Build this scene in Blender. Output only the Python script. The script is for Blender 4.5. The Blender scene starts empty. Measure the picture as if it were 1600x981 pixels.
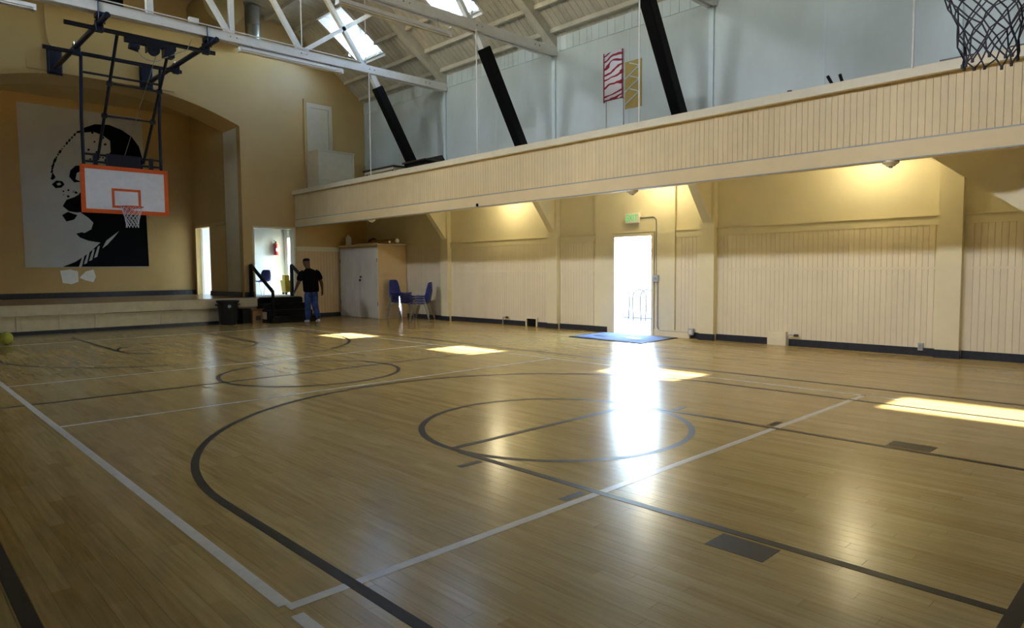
import bpy, bmesh, math, random
from mathutils import Vector, Matrix
random.seed(7)
EXPOSURE, SKY, SUNE, BULBE, EXITE = 2.25, 3.2, 15.0, 80.0, 0.12
FLOOR_R0, FLOOR_R1 = 0.19, 0.27
scene = bpy.context.scene
COL = scene.collection
R = math.radians

# ------------------------------------------------------------------ camera
CAM = Vector((-4.446, -8.674, 1.378))
YAW, PIT, ROL, FPX = R(43.842), R(-3.605), R(-0.439), 1053.41
fwd = Vector((math.sin(YAW) * math.cos(PIT), math.cos(YAW) * math.cos(PIT), math.sin(PIT)))
_r = Vector((math.cos(YAW), -math.sin(YAW), 0.0))
_u = _r.cross(fwd)
rgt = math.cos(ROL) * _r + math.sin(ROL) * _u
upv = -math.sin(ROL) * _r + math.cos(ROL) * _u
cd = bpy.data.cameras.new('camera')
cam = bpy.data.objects.new('camera', cd)
COL.objects.link(cam)
cd.sensor_fit = 'HORIZONTAL'
cd.sensor_width = 36.0
cd.lens = FPX / 1600 * 36.0
cd.clip_start = 0.05
cd.clip_end = 300
M = Matrix((rgt, upv, -fwd)).transposed().to_4x4()
M.translation = CAM
cam.matrix_world = M
scene.camera = cam

# ------------------------------------------------------------------ sky, sun, exposure
scene.view_settings.view_transform = 'Standard'
scene.view_settings.look = 'None'
scene.view_settings.gamma = 1.0
scene.view_settings.use_curve_mapping = False
scene.view_settings.exposure = EXPOSURE
world = bpy.data.worlds.new('sky')
scene.world = world
world.use_nodes = True
wn = world.node_tree
wn.nodes.clear()
wo = wn.nodes.new('ShaderNodeOutputWorld')
wb = wn.nodes.new('ShaderNodeBackground')
ws = wn.nodes.new('ShaderNodeTexSky')
ws.sky_type = 'NISHITA'
ws.sun_disc = False
ws.sun_elevation = R(39.5)
ws.sun_rotation = R(-90)
ws.altitude = 20
ws.dust_density = 1.6
wb.inputs['Strength'].default_value = SKY
wn.links.new(ws.outputs[0], wb.inputs['Color'])
wn.links.new(wb.outputs[0], wo.inputs['Surface'])

SUN_DIR = Vector((9.72, -0.35, -8.0)).normalized()
sl = bpy.data.lights.new('sun', 'SUN')
sl.energy = SUNE
sl.angle = R(0.6)
sl.color = (1.0, 0.96, 0.88)
so = bpy.data.objects.new('sun', sl)
COL.objects.link(so)
so.rotation_euler = SUN_DIR.to_track_quat('-Z', 'Y').to_euler()
so.location = (-20, 0, 25)


def portal(name, loc, direction, sx, sy):
    l = bpy.data.lights.new(name, 'AREA')
    l.shape = 'RECTANGLE'
    l.size, l.size_y = sx, sy
    l.cycles.is_portal = True
    o = bpy.data.objects.new(name, l)
    COL.objects.link(o)
    o.location = loc
    o.rotation_euler = Vector(direction).to_track_quat('-Z', 'Y').to_euler()


# pixel helpers: a pixel gives a direction only, the plane it lies on gives the distance
def ray(px, py):
    return fwd + (px - 800) / FPX * rgt - (py - 490.5) / FPX * upv


def on_y(px, py, Y):
    d = ray(px, py)
    return CAM + d * ((Y - CAM.y) / d.y)


def on_x(px, py, X):
    d = ray(px, py)
    return CAM + d * ((X - CAM.x) / d.x)


def project(P):
    d = Vector(P) - CAM
    z = d.dot(fwd)
    return (800 + FPX * d.dot(rgt) / z, 490.5 - FPX * d.dot(upv) / z, z)


# ------------------------------------------------------------------ materials
MATS = {}


def mat(name, col, rough=0.6, metal=0.0, var=0.10, scale=4.0, col2=None, stretch=(1, 1, 1), bump=0.0,
        bscale=60.0, coat=0.0, spec=0.5, obj_rand=0.0, emit=None, estr=0.0):
    if name in MATS:
        return MATS[name]
    m = bpy.data.materials.new(name)
    m.use_nodes = True
    nt = m.node_tree
    b = nt.nodes['Principled BSDF']
    L = nt.links.new
    tc = nt.nodes.new('ShaderNodeTexCoord')
    mp = nt.nodes.new('ShaderNodeMapping')
    mp.inputs['Scale'].default_value = stretch
    geo = nt.nodes.new('ShaderNodeNewGeometry')
    L(geo.outputs['Position'], mp.inputs['Vector'])
    nz = nt.nodes.new('ShaderNodeTexNoise')
    nz.inputs['Scale'].default_value = scale
    nz.inputs['Detail'].default_value = 6
    nz.inputs['Roughness'].default_value = 0.62
    L(mp.outputs[0], nz.inputs['Vector'])
    cr = nt.nodes.new('ShaderNodeValToRGB')
    cr.color_ramp.elements[0].position = 0.3
    cr.color_ramp.elements[1].position = 0.72
    c2 = col2 or tuple(c * (1 - var * 2) for c in col)
    cr.color_ramp.elements[0].color = (*c2, 1)
    cr.color_ramp.elements[1].color = (*col, 1)
    L(nz.outputs['Fac'], cr.inputs['Fac'])
    out = cr.outputs['Color']
    if obj_rand:
        oi = nt.nodes.new('ShaderNodeObjectInfo')
        ad = nt.nodes.new('ShaderNodeMath')
        ad.operation = 'ADD'
        L(oi.outputs['Random'], ad.inputs[0])
        L(geo.outputs['Random Per Island'], ad.inputs[1])
        fr = nt.nodes.new('ShaderNodeMath')
        fr.operation = 'FRACT'
        L(ad.outputs[0], fr.inputs[0])
        mr = nt.nodes.new('ShaderNodeMapRange')
        mr.inputs['To Min'].default_value = 1 - obj_rand
        mr.inputs['To Max'].default_value = 1 + obj_rand
        L(fr.outputs[0], mr.inputs['Value'])
        hs = nt.nodes.new('ShaderNodeHueSaturation')
        L(mr.outputs[0], hs.inputs['Value'])
        L(out, hs.inputs['Color'])
        out = hs.outputs['Color']
    L(out, b.inputs['Base Color'])
    b.inputs['Roughness'].default_value = rough
    b.inputs['Metallic'].default_value = metal
    b.inputs['Specular IOR Level'].default_value = spec
    b.inputs['Coat Weight'].default_value = coat
    if bump:
        n2 = nt.nodes.new('ShaderNodeTexNoise')
        n2.inputs['Scale'].default_value = bscale
        n2.inputs['Detail'].default_value = 3
        L(mp.outputs[0], n2.inputs['Vector'])
        bp = nt.nodes.new('ShaderNodeBump')
        bp.inputs['Strength'].default_value = bump
        bp.inputs['Distance'].default_value = 0.01
        L(n2.outputs['Fac'], bp.inputs['Height'])
        L(bp.outputs[0], b.inputs['Normal'])
    if emit:
        b.inputs['Emission Color'].default_value = (*emit, 1)
        b.inputs['Emission Strength'].default_value = estr
    MATS[name] = m
    return m


BOARDP = mat('peach_board_paint', (0.80, 0.72, 0.535), 0.55, var=0.05, scale=1.4, obj_rand=0.025)
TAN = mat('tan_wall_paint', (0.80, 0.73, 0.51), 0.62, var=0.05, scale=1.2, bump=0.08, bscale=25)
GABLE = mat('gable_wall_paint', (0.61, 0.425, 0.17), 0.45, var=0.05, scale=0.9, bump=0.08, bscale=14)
CREAM = mat('cream_paint', (0.78, 0.63, 0.365), 0.5, var=0.04, scale=3, bump=0.05, obj_rand=0.03)
LEDGE = mat('pale_trim_paint', (0.82, 0.74, 0.54), 0.45, var=0.05, scale=5)
UPPER = mat('upper_wall_paint', (0.70, 0.78, 0.80), 0.6, col2=(0.58, 0.63, 0.61), scale=0.8, stretch=(1, 1, 0.45), bump=0.05, bscale=20)
FRIEZE = mat('frieze_board_paint', (0.70, 0.79, 0.82), 0.5, var=0.05, scale=3, obj_rand=0.04)
WHITE = mat('white_truss_paint', (0.84, 0.83, 0.80), 0.4, var=0.06, scale=6)
ROOFB = mat('roof_board_paint', (0.66, 0.63, 0.55), 0.55, var=0.10, scale=5, obj_rand=0.06)
DARKBASE = mat('dark_navy_baseboard', (0.012, 0.016, 0.03), 0.35, var=0.2, scale=20, col2=(0.03, 0.035, 0.05))
BLACK = mat('black_vinyl', (0.004, 0.004, 0.005), 0.55, var=0.2, scale=20, spec=0.15)
NAVYPIPE = mat('dark_blue_steel', (0.012, 0.018, 0.045), 0.35, var=0.2, scale=30, metal=0.2)
CHROME = mat('chrome_steel', (0.65, 0.66, 0.68), 0.22, metal=1.0, var=0.05, scale=30)
GALV = mat('galvanised_steel', (0.55, 0.60, 0.66), 0.3, metal=0.9, var=0.12, scale=6)
GREYM = mat('grey_painted_metal', (0.36, 0.36, 0.34), 0.45, metal=0.2, var=0.1, scale=10)
BLUEP = mat('blue_plastic', (0.012, 0.03, 0.30), 0.35, var=0.1, scale=10)
ORANGE = mat('orange_paint', (0.80, 0.12, 0.015), 0.4, var=0.08, scale=12)
REDRIM = mat('red_orange_steel', (0.55, 0.05, 0.02), 0.35, var=0.1, scale=20)
BOARDW = mat('backboard_white', (0.82, 0.85, 0.90), 0.35, var=0.05, scale=9)
NETW = mat('white_net_cord', (0.72, 0.72, 0.76), 0.8, var=0.1, scale=30)
NETD = mat('dark_net_cord', (0.055, 0.06, 0.085), 0.8, var=0.2, scale=30)
WOODD = mat('stage_deck_wood', (0.25, 0.13, 0.045), 0.28, var=0.2, scale=8, stretch=(0.3, 3, 1), coat=0.2, obj_rand=0.15)
GROUND = mat('yard_asphalt', (0.26, 0.26, 0.26), 0.85, var=0.1, scale=2)
CONC = mat('pale_concrete', (0.62, 0.58, 0.50), 0.8, var=0.08, scale=3)
ROOMW = mat('side_room_paint', (0.86, 0.83, 0.70), 0.6, var=0.03, scale=2)
CARD = mat('brown_cardboard', (0.34, 0.19, 0.08), 0.8, var=0.1, scale=8)
DOORW = mat('cream_door_paint', (0.74, 0.66, 0.50), 0.4, var=0.05, scale=4)
CLOSET = mat('closet_door_paint', (0.74, 0.70, 0.62), 0.45, var=0.10, scale=3, stretch=(1, 1, 0.5))
BLKMARK = mat('black_floor_paint', (0.014, 0.010, 0.008), 0.42, var=0.15, scale=14, col2=(0.024, 0.017, 0.011), spec=0.3)
WHTMARK = mat('white_floor_paint', (0.62, 0.60, 0.54), 0.3, var=0.08, scale=14)
MURALBG = mat('mural_grey_paint', (0.48, 0.48, 0.46), 0.7, var=0.05, scale=2)
MURALBK = mat('mural_black_paint', (0.004, 0.004, 0.005), 0.8, var=0.1, scale=6, spec=0.08)
PAPER = mat('white_paper', (0.8, 0.78, 0.72), 0.7, var=0.05)
YELLOWP = mat('yellow_plastic', (0.75, 0.52, 0.02), 0.4, var=0.05)
REDP = mat('red_enamel', (0.55, 0.015, 0.012), 0.3, var=0.05)
DARKWOOD = mat('dark_brown_wood', (0.05, 0.03, 0.018), 0.4, var=0.2, scale=8)
MATBLUE = mat('blue_carpet_mat', (0.09, 0.13, 0.25), 0.9, var=0.15, scale=60, bump=0.4, bscale=250)
RUBBER = mat('black_rubber', (0.01, 0.01, 0.012), 0.7, var=0.2)
OLIVE = mat('painted_round_duct', (0.34, 0.25, 0.10), 0.5, var=0.08, scale=3)
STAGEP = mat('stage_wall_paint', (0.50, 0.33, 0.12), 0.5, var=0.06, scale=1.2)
DARKWALL = mat('dark_low_bounce_brown', (0.16, 0.115, 0.07), 0.6, var=0.15, scale=3)  # brown tone made up for unseen surfaces, dark to cut bounce light
PEACH = mat('deep_peach_paint', (0.78, 0.58, 0.32), 0.55, var=0.05, scale=1.4)
HEDGE = mat('outdoor_wall', (0.20, 0.20, 0.20), 0.8, var=0.1, scale=1)
SKIN = mat('brown_skin', (0.075, 0.035, 0.02), 0.5, var=0.05)
SHIRT = mat('black_cotton', (0.004, 0.004, 0.005), 0.9, var=0.2, scale=30, spec=0.05)
JEANS = mat('blue_denim', (0.05, 0.10, 0.30), 0.85, scale=9, col2=(0.004, 0.010, 0.06), stretch=(1, 1, 0.5), spec=0.1)
SHOE = mat('grey_white_shoe', (0.55, 0.56, 0.62), 0.6, var=0.1)
GOLD = mat('ochre_panel_paint', (0.50, 0.36, 0.10), 0.6, var=0.06)
TENNIS = mat('yellow_green_ball', (0.45, 0.42, 0.04), 0.75, var=0.1, scale=14)
GREENE = mat('green_exit_letters', (0.05, 0.6, 0.15), 0.4, emit=(0.08, 0.9, 0.25), estr=EXITE)


def glass_mat():
    m = bpy.data.materials.new('window_glass')
    m.use_nodes = True
    nt = m.node_tree
    nt.nodes.clear()
    o = nt.nodes.new('ShaderNodeOutputMaterial')
    t = nt.nodes.new('ShaderNodeBsdfTransparent')
    t.inputs['Color'].default_value = (0.95, 0.97, 0.97, 1)
    gl = nt.nodes.new('ShaderNodeBsdfGlossy')
    gl.inputs['Roughness'].default_value = 0.05
    mx = nt.nodes.new('ShaderNodeMixShader')
    mx.inputs[0].default_value = 0.06
    nt.links.new(t.outputs[0], mx.inputs[1])
    nt.links.new(gl.outputs[0], mx.inputs[2])
    nt.links.new(mx.outputs[0], o.inputs['Surface'])
    return m


GLASS = glass_mat()


def floor_mat():
    m = bpy.data.materials.new('varnished_maple_strip')
    m.use_nodes = True
    nt = m.node_tree
    L = nt.links.new
    b = nt.nodes['Principled BSDF']
    geo = nt.nodes.new('ShaderNodeNewGeometry')
    oi = nt.nodes.new('ShaderNodeObjectInfo')
    ad = nt.nodes.new('ShaderNodeMath')
    ad.operation = 'ADD'
    L(oi.outputs['Random'], ad.inputs[0])
    L(geo.outputs['Random Per Island'], ad.inputs[1])
    fr = nt.nodes.new('ShaderNodeMath')
    fr.operation = 'FRACT'
    L(ad.outputs[0], fr.inputs[0])
    cr = nt.nodes.new('ShaderNodeValToRGB')
    e = cr.color_ramp.elements
    e[0].position, e[0].color = 0.0, (0.355, 0.243, 0.078, 1)
    e[1].position, e[1].color = 1.0, (0.445, 0.325, 0.124, 1)
    e2 = e.new(0.35)
    e2.color = (0.39, 0.276, 0.095, 1)
    e3 = e.new(0.75)
    e3.color = (0.415, 0.30, 0.108, 1)
    L(fr.outputs[0], cr.inputs['Fac'])
    mp = nt.nodes.new('ShaderNodeMapping')
    mp.inputs['Scale'].default_value = (30, 1.6, 1)
    L(geo.outputs['Position'], mp.inputs['Vector'])
    nz = nt.nodes.new('ShaderNodeTexNoise')
    nz.inputs['Scale'].default_value = 1.6
    nz.inputs['Detail'].default_value = 5
    L(mp.outputs[0], nz.inputs['Vector'])
    # broad wear
    n2 = nt.nodes.new('ShaderNodeTexNoise')
    n2.inputs['Scale'].default_value = 0.45
    n2.inputs['Detail'].default_value = 5
    L(geo.outputs['Position'], n2.inputs['Vector'])
    m1 = nt.nodes.new('ShaderNodeMapRange')
    m1.inputs['From Min'].default_value = 0.3
    m1.inputs['From Max'].default_value = 0.7
    m1.inputs['To Min'].default_value = 0.80
    m1.inputs['To Max'].default_value = 1.08
    L(nz.outputs['Fac'], m1.inputs['Value'])
    m2 = nt.nodes.new('ShaderNodeMapRange')
    m2.inputs['From Min'].default_value = 0.2
    m2.inputs['From Max'].default_value = 0.8
    m2.inputs['To Min'].default_value = 0.88
    m2.inputs['To Max'].default_value = 1.08
    L(n2.outputs['Fac'], m2.inputs['Value'])
    mu = nt.nodes.new('ShaderNodeMath')
    mu.operation = 'MULTIPLY'
    L(m1.outputs[0], mu.inputs[0])
    L(m2.outputs[0], mu.inputs[1])
    hs = nt.nodes.new('ShaderNodeHueSaturation')
    L(mu.outputs[0], hs.inputs['Value'])
    L(cr.outputs['Color'], hs.inputs['Color'])
    L(hs.outputs['Color'], b.inputs['Base Color'])
    rr = nt.nodes.new('ShaderNodeMapRange')
    rr.inputs['From Min'].default_value = 0.2
    rr.inputs['From Max'].default_value = 0.8
    rr.inputs['To Min'].default_value = FLOOR_R0
    rr.inputs['To Max'].default_value = FLOOR_R1
    L(n2.outputs['Fac'], rr.inputs['Value'])
    L(rr.outputs[0], b.inputs['Roughness'])
    b.inputs['Specular IOR Level'].default_value = 0.5
    return m


FLOORM = floor_mat()


# ------------------------------------------------------------------ mesh helpers
class MB:
    def __init__(s):
        s.v, s.f, s.mi = [], [], []
        s.cur = 0

    def add(s, vs, fs):
        n = len(s.v)
        s.v += [tuple(v) for v in vs]
        for f in fs:
            s.f.append(tuple(n + i for i in f))
            s.mi.append(s.cur)
        return s

    def box(s, x0, y0, z0, x1, y1, z1):
        x0, x1 = sorted((x0, x1))
        y0, y1 = sorted((y0, y1))
        z0, z1 = sorted((z0, z1))
        v = [(x0, y0, z0), (x1, y0, z0), (x1, y1, z0), (x0, y1, z0), (x0, y0, z1), (x1, y0, z1), (x1, y1, z1), (x0, y1, z1)]
        return s.add(v, [(0, 3, 2, 1), (4, 5, 6, 7), (0, 1, 5, 4), (1, 2, 6, 5), (2, 3, 7, 6), (3, 0, 4, 7)])

    def loft(s, a, b):
        """two equal closed loops joined and capped"""
        n = len(a)
        fs = [tuple(range(n - 1, -1, -1)), tuple(range(n, 2 * n))]
        for i in range(n):
            j = (i + 1) % n
            fs.append((i, j, n + j, n + i))
        return s.add(list(a) + list(b), fs)

    def prism_y(s, poly, y0, y1):   # poly of (x, z)
        return s.loft([(p[0], y0, p[1]) for p in poly], [(p[0], y1, p[1]) for p in poly])

    def prism_x(s, poly, x0, x1):   # poly of (y, z)
        return s.loft([(x0, p[0], p[1]) for p in poly], [(x1, p[0], p[1]) for p in poly])

    def prism_z(s, poly, z0, z1):
        return s.loft([(p[0], p[1], z0) for p in poly], [(p[0], p[1], z1) for p in poly])

    def bar(s, p0, p1, w, h, up=(0, 0, 1)):
        p0, p1 = Vector(p0), Vector(p1)
        d = (p1 - p0).normalized()
        side = d.cross(Vector(up)).normalized()
        uu = side.cross(d)
        o = [(-w / 2, -h / 2), (w / 2, -h / 2), (w / 2, h / 2), (-w / 2, h / 2)]
        return s.loft([p0 + side * a + uu * b for a, b in o], [p1 + side * a + uu * b for a, b in o])

    def tube(s, pts, r, n=10, closed=False):
        pts = [Vector(p) for p in pts]
        rs = r if isinstance(r, (list, tuple)) else [r] * len(pts)
        N = len(pts)
        base = len(s.v)
        prev = None
        for i, p in enumerate(pts):
            a = pts[i - 1] if (i > 0 or closed) else p
            b = pts[(i + 1) % N] if (i < N - 1 or closed) else p
            t = (b - a).normalized()
            if prev is None:
                ref = Vector((0, 0, 1)) if abs(t.z) < 0.9 else Vector((1, 0, 0))
                u = t.cross(ref).normalized()
            else:
                u = (prev - t * prev.dot(t)).normalized()
            prev = u
            w = t.cross(u)
            for k in range(n):
                a2 = 2 * math.pi * k / n
                s.v.append(tuple(p + (u * math.cos(a2) + w * math.sin(a2)) * rs[i]))
        rng = N if closed else N - 1
        for i in range(rng):
            for k in range(n):
                k2 = (k + 1) % n
                i2 = (i + 1) % N
                s.f.append((base + i * n + k, base + i * n + k2, base + i2 * n + k2, base + i2 * n + k))
                s.mi.append(s.cur)
        if not closed:
            s.f.append(tuple(base + k for k in range(n - 1, -1, -1)))
            s.f.append(tuple(base + (N - 1) * n + k for k in range(n)))
            s.mi += [s.cur, s.cur]
        return s

    def lathe(s, prof, c=(0, 0, 0), n=24, cap=True):
        base = len(s.v)
        for r, z in prof:
            for k in range(n):
                a = 2 * math.pi * k / n
                s.v.append((c[0] + r * math.cos(a), c[1] + r * math.sin(a), c[2] + z))
        for i in range(len(prof) - 1):
            for k in range(n):
                k2 = (k + 1) % n
                s.f.append((base + i * n + k, base + i * n + k2, base + (i + 1) * n + k2, base + (i + 1) * n + k))
                s.mi.append(s.cur)
        if cap:
            s.f.append(tuple(base + k for k in range(n - 1, -1, -1)))
            s.f.append(tuple(base + (len(prof) - 1) * n + k for k in range(n)))
            s.mi += [s.cur, s.cur]
        return s

    def mesh(s, name, off=Vector((0, 0, 0)), smooth=False):
        me = bpy.data.meshes.new(name)
        me.from_pydata([tuple(Vector(v) - off) for v in s.v], [], s.f)
        me.polygons.foreach_set('material_index', s.mi)
        if smooth:
            me.polygons.foreach_set('use_smooth', [True] * len(s.f))
        me.update()
        bm = bmesh.new()
        bm.from_mesh(me)
        bmesh.ops.recalc_face_normals(bm, faces=bm.faces)
        bm.to_mesh(me)
        bm.free()
        return me

    def build(s, name, m, parent=None, smooth=False, bevel=0.0, loc=None, sharp=40):
        """vertices are given in world space; they are re-based on the parent's (unrotated) place or on loc"""
        off = Vector((0, 0, 0))
        p = parent
        while p is not None:
            off += p.location
            p = p.parent
        if loc is not None:
            off += Vector(loc) - off
        me = s.mesh(name, off, smooth)
        o = bpy.data.objects.new(name, me)
        COL.objects.link(o)
        for mm in (m if isinstance(m, (list, tuple)) else [m]):
            me.materials.append(mm)
        if parent is not None:
            o.parent = parent
        if loc is not None:
            po = Vector((0, 0, 0))
            p = parent
            while p is not None:
                po += p.location
                p = p.parent
            o.location = Vector(loc) - po
        if bevel:
            bv = o.modifiers.new('bevel', 'BEVEL')
            bv.width = bevel
            bv.segments = 2
            bv.limit_method = 'ANGLE'
        if smooth:
            me.set_sharp_from_angle(angle=R(sharp))
        return o


def tag(o, label, cat, group=None):
    o['label'] = label
    o['category'] = cat
    if group:
        o['group'] = group
    return o


def struct(o, label=None):
    o['kind'] = 'structure'
    if label:
        o['label'] = label
    return o


def stuff(o):
    o['kind'] = 'stuff'
    return o


def thing(name, label, cat, loc=(0, 0, 0), rz=0.0, group=None):
    o = bpy.data.objects.new(name, None)
    COL.objects.link(o)
    o.empty_display_size = 0.1
    o.location = loc
    o.rotation_euler = (0, 0, rz)
    return tag(o, label, cat, group)


def copy_tree(o, parent=None):
    c = o.copy()
    COL.objects.link(c)
    c.parent = parent
    for ch in [x for x in o.children]:
        copy_tree(ch, c)
    return c


UNIT = {}


def piece(name, m, parent, x0, y0, z0, x1, y1, z1):
    """a box piece that shares one unit-cube mesh per material"""
    key = (name, m.name)
    if key not in UNIT:
        me = MB().box(-0.5, -0.5, -0.5, 0.5, 0.5, 0.5).mesh(name)
        me.materials.append(m)
        UNIT[key] = me
    o = bpy.data.objects.new(name, UNIT[key])
    COL.objects.link(o)
    o.parent = parent
    off = Vector((0, 0, 0))
    p = parent
    while p is not None:
        off += p.location
        p = p.parent
    o.location = Vector(((x0 + x1) / 2, (y0 + y1) / 2, (z0 + z1) / 2)) - off
    o.scale = (abs(x1 - x0), abs(y1 - y0), abs(z1 - z0))
    return o


def arc(cx, cy, r, a0, a1, n):
    return [(cx + r * math.cos(a0 + (a1 - a0) * i / n), cy + r * math.sin(a0 + (a1 - a0) * i / n)) for i in range(n + 1)]

# ================================================================== the hall
XW, YE, YN = 7.6, 10.76, -10.0          # right wall face, gable face, near wall face
TRUSS_Y = [6.5, 2.35, -1.77, -5.87]
XF, ZB, ZT, ZSOF = 5.1, 2.76, 3.86, 3.35   # balcony front, its bottom and top, soffit under it
DORM_R = [8.63, 4.43]
DORM_L = [4.80, 0.80, -3.10, -6.68]
DW = 0.65
XB, ZBK = 5.2, 6.85 + 0.755 * 2.4        # where the steep slope turns into the shallow ceiling


def zr(x):
    x = abs(x)
    if x >= XB:
        return 6.85 + 0.755 * (7.6 - x)
    return ZBK + 0.14 * (XB - x)


# ---- right wall
wall_right = MB()
wall_right.box(XW, 0.53, -0.1, XW + 0.25, YE + 0.3, 3.45)
wall_right.box(XW, YN - 0.25, -0.1, XW + 0.25, -0.45, 3.45)
wall_right.box(XW, -0.45, 2.12, XW + 0.25, 0.53, 3.45)
wall_right = struct(wall_right.build('wall_right', TAN))
# plain plaster around the exit door, a little proud of the boarding
ds = MB().box(7.555, 0.60, 0, XW, 1.08, ZSOF).box(7.555, -1.0, 0, XW, -0.52, ZSOF).box(7.555, -0.52, 2.19, XW, 0.60, ZSOF)
ds.build('door_surround', TAN, wall_right)
PIL = [6.5, 2.35, -1.77, -5.87]
for y in PIL:
    piece('post', TAN, wall_right, 7.47, y - 0.16, 0, XW, y + 0.16, ZSOF)


def in_gap(y, gaps):
    return any(a <= y <= b for a, b in gaps)


WB = 0.085
y = 8.46
GAPS = [(-1.02, 1.10)] + [(p - 0.17, p + 0.17) for p in PIL]
while y > -9.0:
    if not in_gap(y, GAPS) and not in_gap(y - WB, GAPS):
        piece('board', BOARDP, wall_right, 7.583, y - WB + 0.0035, 0.02, XW, y, 2.06)
    y -= WB
for a, b in [(8.48, 6.67), (6.33, 2.52), (2.18, 1.1), (-1.02, -1.6), (-1.94, -5.70), (-6.04, -9.9)]:
    piece('ledge_board', TAN, wall_right, 7.575, b, 2.05, XW, a, 2.19)
    piece('ledge_cap', TAN, wall_right, 7.55, b, 2.188, XW, a, 2.205)
    piece('mid_rail', BOARDP, wall_right, 7.577, b, 1.362, XW, a, 1.402)

wall_upper = struct(MB().box(XW, YN - 0.25, 3.45, XW + 0.25, YE + 0.3, 6.98).build('wall_right_upper', UPPER))
y = YE - 0.01
while y > -7.6:
    w = random.choice([0.15, 0.2, 0.2, 0.25])
    piece('frieze_board', FRIEZE, wall_upper, 7.578, y - w + 0.008, 6.52, XW, y, 6.86)
    y -= w
for yy in PIL:
    piece('upper_post', FRIEZE, wall_upper, 7.55, yy - 0.05, 3.5, XW, yy + 0.05, 6.7)
for yy in [-3.9, 4.4, 0.2]:
    piece('panel_joint', FRIEZE, wall_upper, 7.592, yy - 0.012, 3.5, XW, yy + 0.012, 6.52)

bb = MB()
for a, b in [(8.48, 6.67), (6.33, 3.30), (2.94, 2.52), (2.18, 1.1), (1.08, 0.74), (-1.37, -1.60), (-1.94, -2.99), (-3.38, -5.70), (-6.04, -9.99)]:
    xx = 7.57 if b > 0.74 or a < 0 else 7.54
    bb.box(xx, b, 0.0, 7.59, a, 0.125)
for p in PIL:
    bb.box(7.455, p - 0.175, 0.0, 7.50, p + 0.175, 0.125)
struct(bb.build('baseboard_right', DARKBASE))
struct(MB().box(7.53, -1.37, 0, 7.56, -0.52, 0.15).build('trim_1', LEDGE))

# ---- exit door: casing, leaf swung outwards, closer
door1 = struct(MB().box(7.53, 0.522, 0, 7.86, 0.585, 2.175).box(7.53, -0.505, 0, 7.86, -0.442, 2.175)
               .box(7.53, -0.442, 2.112, 7.86, 0.522, 2.175).build('door_1', LEDGE),
               'cream casing of the exit door standing open to daylight')
leaf1 = MB().box(7.90, 0.57, 0.01, 7.945, 1.52, 2.10).build('door_leaf', mat('white_leaf_paint', (0.82, 0.82, 0.80), 0.4, var=0.03), door1)
MB().tube([(7.93, 0.585, 1.0), (7.89, 0.60, 1.0)], 0.02, 8).build('latch', GREYM, leaf1)
MB().bar((7.80, -0.18, 2.07), (7.86, -0.05, 2.02), 0.05, 0.05).build('door_closer', GREYM, door1)
MB().box(7.60, -0.45, -0.02, 7.86, 0.53, 0.012).build('threshold', GREYM, door1)

# ---- gable (far) wall with the stage arch and the side doorway
def zarch(x):
    return 6.27 - (8.13 - math.sqrt(8.13 ** 2 - (x - 0.2) ** 2))


AL, AR = -3.1, 3.5
g = MB()


def gcol(x0, x1, z0, z1=None, y0=YE, y1=YE + 0.25):
    a = zr(x0) + 0.05 if z1 is None else z1
    b = zr(x1) + 0.05 if z1 is None else z1
    zz0 = z0 if isinstance(z0, tuple) else (z0, z0)
    g.prism_y([(x0, zz0[0]), (x1, zz0[1]), (x1, b), (x0, a)], y0, y1)


gcol(-7.85, -XB, -0.1)
gcol(-XB, AL, -0.1)
NA = 28
for i in range(NA):
    a = AL + (AR - AL) * i / NA
    b = AL + (AR - AL) * (i + 1) / NA
    gcol(a, b, (zarch(a), zarch(b)))
gcol(AR, 3.8, -0.1)
gcol(3.8, 5.08, -0.1, 0.69)
gcol(3.8, 5.08, 2.72)
gcol(5.08, XB, -0.1)
gcol(XB, 7.85, -0.1)
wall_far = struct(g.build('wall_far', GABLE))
g = MB()
for i in range(NA):
    a = AL + (AR - AL) * i / NA
    b = AL + (AR - AL) * (i + 1) / NA
    g.prism_y([(a, zarch(a)), (b, zarch(b)), (b, zarch(b) + 0.3), (a, zarch(a) + 0.3)], YE + 0.25, 12.0)
g.build('arch_soffit', GABLE, wall_far)
MB().box(AR, YE + 0.25, 0.6, AR + 0.22, 12.0, 6.2).build('arch_jamb', TAN, wall_far)
MB().box(AL - 0.22, YE + 0.25, 0.6, AL, 12.0, 6.2).build('arch_jamb', TAN, wall_far)
piece('mounting_board', GABLE, wall_far, -1.45, YE - 0.03, 6.22, 1.78, YE, 6.44)
# end wall below the balcony: boarding and pale band
for i in range(14):
    x0 = 5.12 + i * 0.10
    piece('board', PEACH, wall_far, x0, YE - 0.016, 0.02, x0 + 0.094, YE, 2.06)
piece('ledge_board', TAN, wall_far, 5.12, YE - 0.03, 2.05, 6.56, YE, 2.19)
struct(MB().box(5.1, YE - 0.035, 0, 6.55, YE - 0.01, 0.125).build('baseboard_far', DARKBASE))
# doorway casing
struct(MB().box(3.77, YE - 0.02, 0.69, 3.82, YE + 0.27, 2.76).box(5.05, YE - 0.02, 0.69, 5.10, YE + 0.27, 2.76)
       .box(3.82, YE - 0.02, 2.71, 5.05, YE + 0.27, 2.76).build('trim_2', LEDGE))
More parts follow.
